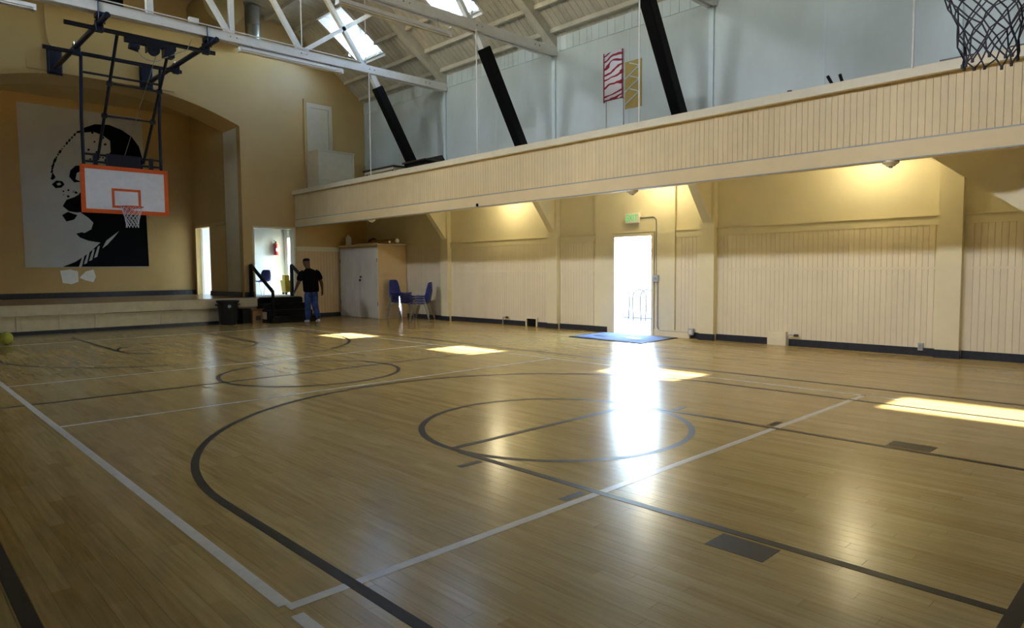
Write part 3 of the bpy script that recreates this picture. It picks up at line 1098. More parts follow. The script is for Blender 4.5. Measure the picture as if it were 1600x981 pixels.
for f in (0.36, 0.62):
    a = Vector((-0.54, 6.75, 6.16)).lerp(Vector((-0.49, 8.93, 3.98)), f)
    b = Vector((0.44, 6.75, 6.16)).lerp(Vector((0.45, 8.93, 3.98)), f)
    MB().tube([a - Vector((0.06, 0, 0)), b + Vector((0.06, 0, 0))], 0.024, 8).build('tie_bar', NAVYPIPE, hp, smooth=True)
fr = MB()
for z in (3.92, 4.08):
    fr.tube([(-0.80, 8.92, z), (0.86, 8.92, z)], 0.025, 8)
fr.box(-0.32, 8.86, 3.80, 0.38, 8.98, 4.12)
for x in (-0.55, 0.6):
    fr.box(x - 0.04, 8.84, 3.6, x + 0.04, 8.93, 4.1)
fr.build('board_mount', NAVYPIPE, hp)
wn_ = MB().box(-0.42, 6.68, 6.06, 0.55, 6.78, 6.17).box(-0.02, 6.64, 5.93, 0.0, 6.82, 6.1)
wn_.box(0.30, 6.62, 5.90, 0.50, 6.84, 6.10)
w = wn_.build('winch_bracket', NAVYPIPE, hp, bevel=0.01)
wh = MB()
wh.tube([(0.10, 6.60, 5.98), (0.10, 6.70, 5.98)], 0.11, 18)
wh.tube([(0.10, 6.58, 5.98), (0.10, 6.60, 5.98)], 0.05, 12)
wh.build('winch_drum', NAVYPIPE, w, smooth=True)
mt = MB().tube([(-0.34, 6.72, 6.0), (-0.16, 6.72, 5.97)], 0.075, 12)
mt.build('motor', NAVYPIPE, w, smooth=True)
pts = [(-0.10, 6.65, 5.98)] + [(0.05 + 0.24 * math.cos(a), 6.64, 5.92 + 0.17 * math.sin(a)) for a in [R(d) for d in range(180, 350, 17)]] + [(0.5, 6.62, 5.98), (0.75, 6.62, 6.12), (0.85, 6.62, 6.36)]
MB().tube(pts, 0.009, 6).build('power_cable', GREYM, hp)
MB().tube([(0.16, 6.72, 5.9), (0.05, 8.9, 4.1)], 0.006, 5).build('lift_cable', GREYM, hp)

nh = thing('basketball_hoop', 'hoop over the near lane with a ragged dark grey net', 'basketball hoop', (0.0, -8.165, 2.77))
board_parts(nh, 0.0, -8.165, 2.80, -1, netm=NETD, rc=0.0042, jit=0.013)
for s in (-1, 1):
    MB().tube([(s * 0.6, -8.2, 3.6), (s * 0.6, -9.99, 3.9)], 0.04, 10).build('wall_arm', NAVYPIPE, nh, smooth=True)
    MB().tube([(s * 0.6, -8.2, 3.0), (s * 0.6, -9.99, 3.0)], 0.04, 10).build('wall_arm', NAVYPIPE, nh, smooth=True)

# ================================================================== things by the stage
tc_ = thing('trash_can', 'dark round waste bin with a small round sticker, against the stage front', 'trash can', (2.65, 9.84, 0))
MB().lathe([(0.215, 0.0), (0.225, 0.02), (0.265, 0.60), (0.275, 0.615), (0.275, 0.64), (0.25, 0.64), (0.245, 0.6), (0.2, 0.06), (0.0, 0.05)], (2.65, 9.84, 0), 28).build('body', mat('dark_bin_plastic', (0.012, 0.016, 0.02), 0.4, var=0.15), tc_, smooth=True)
MB().lathe([(0.285, 0.60), (0.292, 0.605), (0.292, 0.65), (0.27, 0.66), (0.0, 0.665)], (2.65, 9.84, 0), 28).build('rim', RUBBER, tc_, smooth=True)
for s in (-1, 1):
    MB().tube([(2.65 + s * 0.27, 9.78, 0.52), (2.65 + s * 0.31, 9.78, 0.55), (2.65 + s * 0.31, 9.90, 0.55), (2.65 + s * 0.27, 9.90, 0.52)], 0.012, 6).build('handle', RUBBER, tc_)
dv = (CAM - Vector((2.65, 9.84, 1.378))).normalized()
ang = math.atan2(dv.y, dv.x) + 0.15
stk = MB()
for k in range(16):
    a = 2 * math.pi * k / 16
    th = ang + 0.045 * math.cos(a) / 0.26
    zz = 0.50 + 0.045 * math.sin(a)
    rr = 0.2255 + 0.04 * (zz - 0.02) / 0.58 + 0.003
    stk.v.append((2.65 + rr * math.cos(th), 9.84 + rr * math.sin(th), zz))
stk.f.append(tuple(range(16)))
stk.mi.append(0)
stk.build('sticker', mat('pale_blue_sticker', (0.4, 0.55, 0.65), 0.5), tc_)

bx_ = thing('cardboard_box', 'brown cardboard box between the dark box and the black steps', 'box', (3.45, 9.93, 0))
MB().box(3.30, 9.77, 0.0, 3.57, 10.10, 0.34).build('carton', CARD, bx_, bevel=0.004)
for y0, y1, zt_ in ((9.66, 9.77, 0.40), (10.10, 10.13, 0.41)):
    MB().loft([(3.30, 9.772 if y0 < 9.7 else 10.098, 0.338), (3.57, 9.772 if y0 < 9.7 else 10.098, 0.338), (3.57, 9.776 if y0 < 9.7 else 10.094, 0.342), (3.30, 9.776 if y0 < 9.7 else 10.094, 0.342)],
              [(3.30, y0 if y0 < 9.7 else y1, zt_), (3.57, y0 if y0 < 9.7 else y1, zt_), (3.57, (y0 if y0 < 9.7 else y1) + 0.004, zt_ + 0.004), (3.30, (y0 if y0 < 9.7 else y1) + 0.004, zt_ + 0.004)]).build('flap', CARD, bx_)
MB().box(3.38, 9.766, 0.08, 3.52, 9.771, 0.2).build('print', DARKWOOD, bx_)
bx2 = thing('storage_box', 'dark box standing between the waste bin and the cardboard box', 'box', (3.14, 9.95, 0))
MB().box(3.03, 9.80, 0.0, 3.25, 10.10, 0.36).build('body', BLACK, bx2, bevel=0.008)
MB().box(3.015, 9.785, 0.36, 3.265, 10.115, 0.41).build('lid', BLACK, bx2, bevel=0.008)

st = thing('entry_steps', 'black wooden steps with handrails up to the lit doorway', 'steps', (4.28, 9.95, 0))
X0, X1 = 3.60, 4.95
for i, (ya, yb, zz) in enumerate([(9.20, 9.50, 0.172), (9.50, 9.80, 0.344), (9.80, 10.10, 0.516), (10.10, 10.74, 0.688)]):
    MB().box(X0 + 0.04, ya - 0.02, zz - 0.035, X1 - 0.04, yb, zz).build('tread', BLACK, st, bevel=0.006)
    MB().box(X0 + 0.04, ya, zz - 0.172, X1 - 0.04, ya + 0.02, zz - 0.035).build('riser', BLACK, st)
for xa in (X0, X1 - 0.04):
    MB().prism_x([(9.20, 0), (10.74, 0), (10.74, 0.66), (10.10, 0.66), (10.10, 0.49), (9.80, 0.49), (9.80, 0.315), (9.50, 0.315), (9.50, 0.145), (9.20, 0.145)], xa, xa + 0.04).build('stringer', BLACK, st)
MB().box(X0 - 0.008, 9.55, 0.10, X0, 9.98, 0.30).build('side_patch', STPAN, st)
for xa in (3.66, 4.90):
    hr = MB().bar((xa, 10.66, 1.62), (xa, 9.24, 0.86), 0.05, 0.085).build('handrail', BLACK, st)
    MB().box(xa - 0.035, 10.62, 0.688, xa + 0.035, 10.72, 1.64).build('post', BLACK, hr)
    MB().box(xa - 0.03, 9.23, 0.172, xa + 0.03, 9.29, 0.90).build('post', BLACK, hr)

# ---- behind the doorway
fe = thing('fire_extinguisher', 'red fire extinguisher on the wall beyond the doorway', 'extinguisher', (5.42, 12.82, 1.98))
MB().lathe([(0.0, 0), (0.062, 0.0), (0.068, 0.015), (0.068, 0.30), (0.055, 0.35), (0.025, 0.38), (0.022, 0.40), (0, 0.40)], (5.42, 12.82, 1.98), 18).build('cylinder', REDP, fe, smooth=True)
MB().box(5.405, 12.80, 2.375, 5.44, 12.84, 2.42).bar((5.43, 12.82, 2.41), (5.34, 12.82, 2.46), 0.02, 0.015).build('valve', RUBBER, fe)
MB().tube([(5.40, 12.80, 2.39), (5.33, 12.78, 2.34), (5.34, 12.77, 2.2), (5.345, 12.77, 2.1)], 0.012, 6).build('hose', RUBBER, fe)
MB().box(5.385, 12.745, 2.10, 5.455, 12.757, 2.2).build('label_plate', PAPER, fe)


def chair(name, label, group, loc, rz):
    t = thing(name, label, 'chair', (0, 0, 0), 0, group)
    prof = [(-0.225, 0.415, .20), (-0.20, 0.44, .215), (-0.10, 0.435, .22), (0.03, 0.428, .22), (0.13, 0.435, .215), (0.185, 0.47, .205), (0.205, 0.53, .205), (0.225, 0.62, .205), (0.25, 0.72, .19), (0.265, 0.785, .16), (0.268, 0.80, .11)]
    mb = MB()
    nx = 8
    for (yy, zz, hw) in prof:
        for k in range(nx + 1):
            u = -1 + 2 * k / nx
            lift = 0.025 * u * u
            if zz < 0.46:
                mb.v.append((u * hw, yy, zz + lift - 0.008))
            else:
                mb.v.append((u * hw, yy - lift * 1.2, zz))
    for i in range(len(prof) - 1):
        for k in range(nx):
            a = i * (nx + 1) + k
            mb.f.append((a, a + 1, a + nx + 2, a + nx + 1))
            mb.mi.append(0)
    s = mb.build('shell', BLUEP, t, smooth=True, sharp=80)
    sd = s.modifiers.new('thickness', 'SOLIDIFY')
    sd.thickness = 0.012
    for sx in (-1, 1):
        pts = [(sx * 0.245, -0.255, 0.0), (sx * 0.215, -0.13, 0.36), (sx * 0.205, -0.09, 0.405), (sx * 0.20, -0.03, 0.418), (sx * 0.20, 0.05, 0.418),
               (sx * 0.205, 0.10, 0.405), (sx * 0.215, 0.14, 0.36), (sx * 0.245, 0.255, 0.0)]
        MB().tube(pts, 0.009, 8).build('leg_frame', CHROME, t, smooth=True)
        for yy in (-0.255, 0.255):
            MB().lathe([(0.011, 0.0), (0.011, 0.03), (0.0, 0.03)], (sx * 0.245, yy, 0.0), 8).build('foot', GREYM, t)
    MB().tube([(-0.2, -0.05, 0.412), (0.2, -0.05, 0.412)], 0.009, 6).build('cross_bar', CHROME, t)
    t.location = loc
    t.rotation_euler = (0, 0, rz)
    return t


def place(c, loc, rz, label, group):
    k = copy_tree(c)
    k.location, k.rotation_euler = loc, (0, 0, rz)
    k.scale = (1.12, 1.12, 1.12)
    k['label'] = label
    k['group'] = group
    return k


ch0 = chair('plastic_chair', 'blue plastic chair in the lit side room', 'chairs', (4.72, 12.35, 0.692), R(195))
del ch0['group']
ORD = ['lowest', 'second', 'third', 'fourth', 'topmost']


def stack(n, x, y, dy, rz, where, group):
    for i in range(n):
        o = 'topmost' if i == n - 1 else ORD[i]
        lab = {'lowest': 'lowest blue chair of the stack %s, feet on the floor', 'topmost': 'topmost blue chair of the stack %s'}.get(o, o + ' blue chair up from the floor in the stack %s') % where
        place(ch0, (x, y + dy * i, 0.066 * i), rz, lab, group)


stack(5, 7.02, 8.05, -0.003, R(18), 'against the closet side', 'blue chairs stacked beside the closet')
stack(4, 7.06, 7.02, 0.003, R(216), 'against the boarded wall', 'blue chairs stacked by the boarded wall')

mbk = thing('mop_bucket', 'yellow mop bucket with wringer on the floor beyond the doorway', 'bucket', (5.52, 12.2, 0.692))
mbk_b = MB()
a = [(5.36, 12.06, 0.76), (5.68, 12.06, 0.76), (5.68, 12.34, 0.76), (5.36, 12.34, 0.76)]
b_ = [(5.32, 12.02, 1.16), (5.72, 12.02, 1.16), (5.72, 12.38, 1.16), (5.32, 12.38, 1.16)]
mbk_b.loft(a, b_)
mbk_b.build('tub', YELLOWP, mbk, bevel=0.02)
MB().box(5.36, 12.1, 1.16, 5.52, 12.3, 1.32).build('wringer', YELLOWP, mbk, bevel=0.01)
MB().tube([(5.6, 12.2, 1.16), (5.66, 12.2, 1.5)], 0.014, 6).build('wringer_lever', RUBBER, mbk)
for x in (5.39, 5.65):
    for y in (12.09, 12.31):
        MB().tube([(x, y - 0.012, 0.727), (x, y + 0.012, 0.727)], 0.035, 10).build('caster', RUBBER, mbk)

# ================================================================== closet in the corner and what lies on it
cl = thing('closet', 'corner closet with worn off-white double doors', 'closet', (7.08, 9.6, 0))
MB().box(6.57, 8.50, 0.0, 7.58, 10.70, 2.19).build('carcass', PEACH, cl)
for a, b in ((8.50, 9.50), (9.51, 10.66)):
    d = MB().box(6.545, a + 0.01, 0.02, 6.57, b, 2.15).build('door', CLOSET, cl, bevel=0.003)
    for z in (0.45, 1.75):
        yy = a + 0.02 if a < 9 else b - 0.01
        MB().tube([(6.54, yy, z - 0.05), (6.54, yy, z + 0.05)], 0.01, 6).build('hinge', DARKWOOD, d)
    if a < 9:
        MB().box(6.53, 9.40, 1.22, 6.545, 9.48, 1.28).build('hasp', DARKWOOD, d)
        MB().lathe([(0.0, 0), (0.028, 0), (0.028, 0.06), (0.0, 0.06)], (6.515, 9.45, 1.12), 10).build('padlock', DARKWOOD, d)
MB().box(6.50, 8.42, 2.19, 7.54, 10.72, 2.235).build('top_board', LEDGE, cl, bevel=0.005)
pr = MB().lathe([(0.0, 0), (0.085, 0), (0.09, 0.01), (0.09, 0.25), (0.05, 0.30), (0.03, 0.31), (0.03, 0.34), (0.0, 0.34)], (6.72, 10.42, 2.236), 16).build('plastic_jug', PAPER, None, True, loc=(6.72, 10.42, 2.236))
tag(pr, 'white plastic jug at the back end of the closet top', 'jug')
bg = MB()
bg.lathe([(0.0, 0), (0.22, 0.0), (0.25, 0.05), (0.23, 0.12), (0.15, 0.19), (0.05, 0.23), (0.0, 0.23)], (7.2, 9.75, 2.236), 14)
o = bg.build('bundle', DARKWOOD, None, True, loc=(7.2, 9.75, 2.236))
o.scale = (0.7, 1.0, 1.0)
tag(o, 'dark heaped bundle on the closet top behind the rolled tubes', 'bundle')
for i, (x, z, r, y0, y1, lab) in enumerate([(6.78, 2.275, 0.038, 8.20, 9.6, 'thin brown cardboard tube at the front edge of the closet top'),
                                            (6.90, 2.305, 0.068, 7.98, 9.3, 'thick cardboard roll with white end sticking out past the closet')]):
    ro = thing('cardboard_tube', lab, 'tube', (x, (y0 + y1) / 2, 2.237))
    MB().tube([(x, y0, z), (x, y1, z)], r, 14).build('sleeve', CARD, ro, smooth=True)
    MB().tube([(x, y0 - 0.012, z), (x, y0, z)], r * 0.92, 14).build('end_cap', PAPER, ro, smooth=True)
o = MB().box(6.54, 8.7, 2.236, 6.70, 9.75, 2.262).build('flat_panel', PAPER, None, loc=(6.62, 9.2, 2.236), bevel=0.003)
tag(o, 'flat white panel lying on the closet top', 'panel')

# ================================================================== along the right wall
es = thing('exit_sign', 'white exit sign with green letters over the open door', 'exit sign', (7.50, 0.0, 2.39))
MB().box(7.455, -0.175, 2.39, 7.50, 0.175, 2.595).build('case', PAPER, es, bevel=0.006)
MB().box(7.50, -0.16, 2.52, 7.556, 0.10, 2.62).build('canopy', LEDGE, es)
cu = bpy.data.curves.new('exit_text', 'FONT')
cu.body = 'EXIT'
cu.size = 0.19
cu.extrude = 0.002
cu.align_x = 'CENTER'
cu.align_y = 'CENTER'
to = bpy.data.objects.new('exit_text', cu)
COL.objects.link(to)
bpy.context.view_layer.update()
me = bpy.data.meshes.new_from_object(to.evaluated_get(bpy.context.evaluated_depsgraph_get()))
bpy.data.objects.remove(to)
me.materials.append(GREENE)
tx = bpy.data.objects.new('letters', me)
COL.objects.link(tx)
tx.parent = es
tx.matrix_local = Matrix(((0, 0, -1, -0.0478), (-1, 0, 0, 0), (0, 1, 0, 0.1025), (0, 0, 0, 1)))
tx.scale = (0.78, 1.0, 1.0)

cn = thing('conduit', 'grey electrical conduit running from the exit sign down to the floor box', 'conduit', (7.545, -0.56, 0.12))
pts = [(7.54, -0.16, 2.50)] + [(7.54, -0.46 - 0.10 * math.sin(a), 2.40 + 0.10 * math.cos(a)) for a in [R(d) for d in range(0, 91, 15)]] + [(7.54, -0.56, 1.24)]
MB().tube(pts, 0.012, 8).build('upper_run', GREYM, cn, smooth=True)
pts = [(7.54, -0.60, 1.18), (7.54, -0.60, 0.22)] + [(7.54, -0.70 + 0.10 * math.cos(a), 0.22 - 0.10 * math.sin(a)) for a in [R(d) for d in range(0, 91, 15)]] + [(7.54, -1.37, 0.12)]
MB().tube(pts, 0.012, 8).build('lower_run', GREYM, cn, smooth=True)
BOXM = mat('blue_grey_box', (0.42, 0.48, 0.55), 0.4, var=0.05)
jb = MB().box(7.49, -0.635, 1.14, 7.555, -0.505, 1.28).build('junction_box', BOXM, cn, bevel=0.008)
MB().tube([(7.487, -0.57, 1.21), (7.492, -0.57, 1.21)], 0.03, 12).build('dial', GREYM, jb)
jb = MB().box(7.48, -1.48, 0.075, 7.535, -1.36, 0.205).build('outlet_box', BOXM, cn, bevel=0.006)
MB().box(7.474, -1.45, 0.10, 7.481, -1.39, 0.18).build('socket', PAPER, jb)
ob = thing('outlet_box', 'small pale wall outlet on the navy baseboard by the broad post', 'outlet', (7.55, -5.5, 0.085))
MB().box(7.52, -5.535, 0.085, 7.582, -5.465, 0.20).build('box', BOXM, ob, bevel=0.005)
MB().box(7.515, -5.52, 0.11, 7.522, -5.48, 0.18).build('socket', GREYM, ob)
ap = thing('access_box', 'white boxed-in access panel at the foot of the boarded wall', 'access panel', (7.54, -3.185, 0))
MB().box(7.50, -3.36, 0.0, 7.58, -3.01, 0.25).build('cover', LEDGE, ap, bevel=0.004)
MB().box(7.494, -3.34, 0.02, 7.501, -3.03, 0.235).build('face_panel', LEDGE, ap)


def riser_pipe(y, label, dy):
    t = thing('heating_pipe', label, 'pipe', (7.50, y, 0))
    MB().tube([(7.50, y, 0.0), (7.50, y, 0.17), (7.50, y + dy * 0.02, 0.195), (7.50, y + dy * 0.05, 0.20), (7.50, y + dy * 0.15, 0.20)], 0.014, 8).build('pipe', GREYM, t, smooth=True)
    MB().tube([(7.50, y + dy * 0.12, 0.20), (7.50, y + dy * 0.19, 0.20)], 0.024, 8).build('valve', DARKWOOD, t)
    MB().tube([(7.50, y + dy * 0.15, 0.20), (7.47, y + dy * 0.15, 0.20)], 0.022, 8).build('handwheel', DARKWOOD, t)


riser_pipe(-3.39, 'capped heating pipe with valve beside the white access panel', -1)
riser_pipe(4.11, 'capped heating pipe with valve near the small dark floor vent', -1)
vt = thing('wall_vent', 'white framed dark vent opening at the foot of the wall', 'vent', (7.56, 3.12, 0))
MB().box(7.545, 3.28, 0, 7.585, 3.325, 0.235).box(7.545, 2.915, 0, 7.585, 2.96, 0.235).box(7.545, 2.96, 0.195, 7.585, 3.28, 0.235).build('frame', LEDGE, vt)
MB().box(7.575, 2.96, 0, 7.582, 3.28, 0.195).build('grille_back', BLACK, vt)
for i in range(5):
    MB().box(7.567, 2.96, 0.02 + i * 0.036, 7.574, 3.28, 0.028 + i * 0.036).build('slat', RUBBER, vt)

mt_ = thing('door_mat', 'large blue carpet mat with dark rubber edge inside the open door', 'mat', (6.8, -0.28, 0))
q = [(6.17, 0.66), (6.05, -1.24), (7.44, -1.16), (7.44, 0.74)]
MB().prism_z(q, 0.0025, 0.014).build('edge', RUBBER, mt_)
c = Vector((sum(p[0] for p in q) / 4, sum(p[1] for p in q) / 4))
q2 = [tuple(c + (Vector(p) - c) * 0.94) for p in q]
pm = MB()
ng = 16
for i in range(ng + 1):
    for j in range(ng + 1):
        u, v = i / ng, j / ng
        p = (Vector(q2[0]) * (1 - u) + Vector(q2[3]) * u) * (1 - v) + (Vector(q2[1]) * (1 - u) + Vector(q2[2]) * u) * v
        pm.v.append((p.x, p.y, 0.0165 + 0.004 * math.sin(u * 9 + v * 5) * math.sin(v * 7)))
for i in range(ng):
    for j in range(ng):
        a = i * (ng + 1) + j
        pm.f.append((a, a + 1, a + ng + 2, a + ng + 1))
        pm.mi.append(0)
pm.build('pile', MATBLUE, mt_, smooth=True)

# ================================================================== lamps under the balcony
BULB = mat('lit_bulb', (1, 0.9, 0.7), 0.4, emit=(1.0, 0.87, 0.54), estr=BULBE)
for y, lab in ((3.75, 'lit bulb lamp under the balcony in the bay before the exit door'), (-0.75, 'lit bulb lamp under the balcony above the exit door'),
               (-4.75, 'lit bulb lamp under the balcony in the bay above the access panel')):
    t = thing('ceiling_lamp', lab, 'lamp', (6.95, y, ZSOF))
    MB().lathe([(0.0, 0), (0.07, 0.0), (0.07, -0.03), (0.04, -0.05), (0.035, -0.08), (0.0, -0.08)], (6.95, y, ZSOF), 16).build('holder', LEDGE, t, smooth=True)
    MB().lathe([(0.0, -0.19), (0.025, -0.185), (0.042, -0.155), (0.04, -0.13), (0.02, -0.09), (0.0, -0.085)], (6.95, y, ZSOF), 14).build('bulb', BULB, t, smooth=True)
for y, lab in ((6.62, 'cream lampholder under the balcony beam near the closet'), (-1.66, 'cream lampholder under the balcony beam over the exit'),
               (-5.72, 'cream lampholder under the balcony beam over the broad post')):
    t = thing('lampholder', lab, 'lampholder', (5.20, y, ZB))
    MB().lathe([(0.0, 0), (0.10, 0.0), (0.10, -0.025), (0.06, -0.05), (0.05, -0.065), (0.0, -0.07)], (5.19, y, ZB), 18).build('base', LEDGE, t, smooth=True)
    MB().tube([(5.19, y, ZB - 0.065), (5.19, y, ZB - 0.085)], 0.025, 10).build('socket', GREYM, t)
o = MB().lathe([(0.0, -0.03), (0.02, -0.03), (0.03, 0), (0.02, 0.03), (0, 0.03)], (5.085, 2.30, 2.80), 10).build('door_bell', BLACK, None, True, loc=(5.085, 2.30, 2.80))
o.name = 'black_knob'
tag(o, 'small black knob on the face of the balcony beam', 'knob')

# ================================================================== overhead
def fluorescent(x0, x1, y, z, label):
    t = thing('fluorescent_fixture', label, 'light fixture', ((x0 + x1) / 2, y, z))
    MB().box(x0, y - 0.07, z + 0.03, x1, y + 0.07, z + 0.10).build('housing', WHITE, t, bevel=0.006)
    for dy in (-0.045, 0.045):
        MB().tube([(x0 + 0.04, y + dy, z + 0.012), (x1 - 0.04, y + dy, z + 0.012)], 0.018, 8).build('tube', PAPER, t, smooth=True)
    for x in (x0, x1 - 0.04):
        MB().box(x, y - 0.07, z - 0.01, x + 0.04, y + 0.07, z + 0.03).build('end_socket', WHITE, t)
    for x in (x0 + 0.3, x1 - 0.3):
        MB().tube([(x, y, z + 0.10), (x, y, 6.44)], 0.008, 6).build('hanger', GREYM, t)


fluorescent(1.78, 4.33, 6.45, 6.28, 'unlit tube fixture under the gable-side truss on the balcony half')
fluorescent(-4.45, -1.93, 6.45, 6.20, 'unlit tube fixture under the gable-side truss, hoop frame between it and the balcony')
fluorescent(1.85, 4.40, 2.30, 6.14, 'unlit tube fixture under the truss of the middle padded brace')
du = thing('duct_pipe', 'galvanised vertical duct in front of the gable', 'duct', (3.76, 10.25, 7.7))
MB().tube([(3.76, 10.25, 7.7), (3.76, 10.25, zr(3.98) - 0.03)], 0.205, 24).build('pipe', GALV, du, smooth=True)
for z in (7.72, 8.3):
    MB().lathe([(0.205, -0.015), (0.215, 0), (0.205, 0.015)], (3.76, 10.25, z), 24, cap=False).build('seam_ring', GALV, du, smooth=True)
MB().tube([(3.76, 10.25, 7.9), (3.76, 10.74, 7.9)], 0.12, 16).build('branch', GALV, du, smooth=True)
du = thing('round_duct', 'large tan round duct coming out of the gable', 'duct', (2.66, 10.1, 7.85))
MB().tube([(2.66, 10.74, 8.38), (2.66, 9.45, 8.38)], 0.50, 32).build('barrel', OLIVE, du, smooth=True)
MB().tube([(2.66, 9.5, 8.38), (2.66, 9.44, 8.38)], 0.53, 32).build('flange', OLIVE, du, smooth=True)
vg = thing('gable_vent', 'dark louvred vent high on the gable above the hoop frame', 'vent', (0.1, YE - 0.03, 7.92))
MB().box(-0.52, YE - 0.05, 7.90, 0.70, YE - 0.002, 7.96).box(-0.52, YE - 0.05, 8.56, 0.70, YE - 0.002, 8.62).box(-0.52, YE - 0.05, 7.96, -0.46, YE - 0.002, 8.56).box(0.64, YE - 0.05, 7.96, 0.70, YE - 0.002, 8.56).build('frame', GABLE, vg)
MB().box(-0.46, YE - 0.012, 7.96, 0.64, YE - 0.004, 8.56).build('back', BLACK, vg)
for i in range(8):
    MB().bar((-0.46, YE - 0.03, 8.0 + i * 0.072), (0.64, YE - 0.03, 8.0 + i * 0.072), 0.03, 0.012, (0, 0.5, 1)).build('louvre', RUBBER, vg)
wc = thing('wall_conduit', 'thin painted conduit running down the gable to a hoop frame wall plate', 'conduit', (-1.2, YE - 0.02, 6.75))
P = [on_y(69, 8, YE - 0.02), on_y(72, 45, YE - 0.02), on_y(76, 66, YE - 0.02), on_y(84, 76, YE - 0.02)]
MB().tube(P, 0.014, 6).build('run', GABLE, wc, smooth=True)
MB().box(P[3].x - 0.06, YE - 0.06, P[3].z - 0.06, P[3].x + 0.06, YE - 0.004, P[3].z + 0.06).build('box', LEDGE, wc)
cb = thing('truss_conduit', 'thin conduit with small box along the gable-side truss chord', 'conduit', (0.8, 6.34, 6.62))
MB().tube([(-1.2, 6.345, 6.645), (0.76, 6.345, 6.645)], 0.012, 6).build('left_run', WHITE, cb)
MB().tube([(0.84, 6.345, 6.645), (4.8, 6.345, 6.645)], 0.012, 6).build('right_run', WHITE, cb)
MB().box(0.70, 6.30, 6.62, 0.90, 6.38, 6.72).build('box', WHITE, cb, bevel=0.006)

# ================================================================== on the balcony
kb = thing('balcony_cabinet', 'cream boarded cabinet on the balcony below the panelled door', 'cabinet', (6.1, 10.33, 3.5))
MB().box(5.52, 9.98, 3.5, 6.70, 10.70, 5.02).build('carcass', DOORW, kb)
MB().box(5.49, 9.95, 5.02, 6.73, 10.72, 5.06).build('top', DOORW, kb, bevel=0.004)
MB().box(5.508, 9.968, 4.18, 6.712, 10.70, 4.21).build('batten', DOORW, kb)
MB().box(6.66, 9.966, 3.5, 6.71, 9.982, 5.02).build('corner_strip', LEDGE, kb)
for y0, y1, lab, leaf in ((6.72, 8.25, 'dark table on the balcony between the cream cabinet and the padded brace', False),
                          (5.30, 6.30, 'dark table on the balcony with a raised black leaf beside the padded brace', True)):
    tb = thing('folding_table', lab, 'table', (6.25, (y0 + y1) / 2, 3.5))
    MB().box(5.95, y0, 4.22, 6.62, y1, 4.26).build('top', DARKWOOD, tb, bevel=0.006)
    MB().box(5.99, y0 + 0.05, 4.15, 6.58, y1 - 0.05, 4.22).build('apron', LEDGE if not leaf else BLACK, tb)
    if leaf:
        MB().loft([(6.62, y0, 4.262), (6.62, y1, 4.262), (6.60, y1, 4.275), (6.60, y0, 4.275)], [(6.80, y0 + 0.35, 4.46), (6.80, y1, 4.46), (6.78, y1, 4.475), (6.78, y0 + 0.35, 4.475)]).build('raised_leaf', BLACK, tb)
    for x in (6.02, 6.55):
        for y in (y0 + 0.12, y1 - 0.12):
            MB().tube([(x, y, 3.5), (x, y, 4.16)], 0.018, 8).build('leg', BLACK, tb)


def banner_mat():
    m = bpy.data.materials.new('flame_print_cloth')
    m.use_nodes = True
    nt = m.node_tree
    L = nt.links.new
    b = nt.nodes['Principled BSDF']
    b.inputs['Roughness'].default_value = 0.8
    geo = nt.nodes.new('ShaderNodeNewGeometry')
    mp = nt.nodes.new('ShaderNodeMapping')
    mp.inputs['Rotation'].default_value = (R(22), 0, 0)
    mp.inputs['Scale'].default_value = (0, 1.1, 1.9)
    L(geo.outputs['Position'], mp.inputs['Vector'])
    wv = nt.nodes.new('ShaderNodeTexWave')
    wv.bands_direction = 'Z'
    wv.inputs['Scale'].default_value = 1.5
    wv.inputs['Distortion'].default_value = 7.0
    wv.inputs['Detail'].default_value = 1.5
    wv.inputs['Detail Scale'].default_value = 1.6
    L(mp.outputs[0], wv.inputs['Vector'])
    cr = nt.nodes.new('ShaderNodeValToRGB')
    e = cr.color_ramp.elements
    e[0].position, e[0].color = 0.70, (0.72, 0.70, 0.72, 1)
    e[1].position, e[1].color = 0.80, (0.30, 0.012, 0.03, 1)
    L(wv.outputs['Fac'], cr.inputs['Fac'])
    L(cr.outputs['Color'], b.inputs['Base Color'])
    return m


bn = thing('banner', 'white banner with dark red wavy flames on two thin poles', 'banner', (5.42, -1.08, 3.5))
yb0, yb1, zb0, zb1 = -0.85, -1.28, 4.45, 5.29
bm_ = MB()
nb_ = 8
for i in range(nb_ + 1):
    u = i / nb_
    y = yb0 + (yb1 - yb0) * u
    x = 5.42 + 0.018 * math.sin(u * 7)
    bm_.v += [(x, y, zb0), (x, y, zb1)]
for i in range(nb_):
    bm_.f.append((2 * i, 2 * i + 2, 2 * i + 3, 2 * i + 1))
    bm_.mi.append(0)
cloth = bm_.build('cloth', banner_mat(), bn, smooth=True)
sd = cloth.modifiers.new('thickness', 'SOLIDIFY')
sd.thickness = 0.006
DRED = mat('dark_red_tape', (0.25, 0.01, 0.03), 0.7)
MB().box(5.408, yb0, zb0 - 0.03, 5.432, yb0 - 0.018, zb1).box(5.408, yb1 + 0.018, zb0 - 0.02, 5.432, yb1, zb1).box(5.41, yb0, zb0 - 0.01, 5.43, yb1, zb0 + 0.012).build('hem', DRED, bn)
for y in (yb0 - 0.045, yb1 + 0.0):
    MB().tube([(5.44, y, 3.5), (5.44, y, zb1)], 0.011, 8).build('pole', GREYM, bn)
gp = thing('wall_panel', 'ochre wall panel with pale zigzag bars behind the banner', 'panel', (7.595, 0.075, 4.85))
MB().box(7.585, -0.14, 4.85, 7.60, 0.29, 5.84).build('board', GOLD, gp)
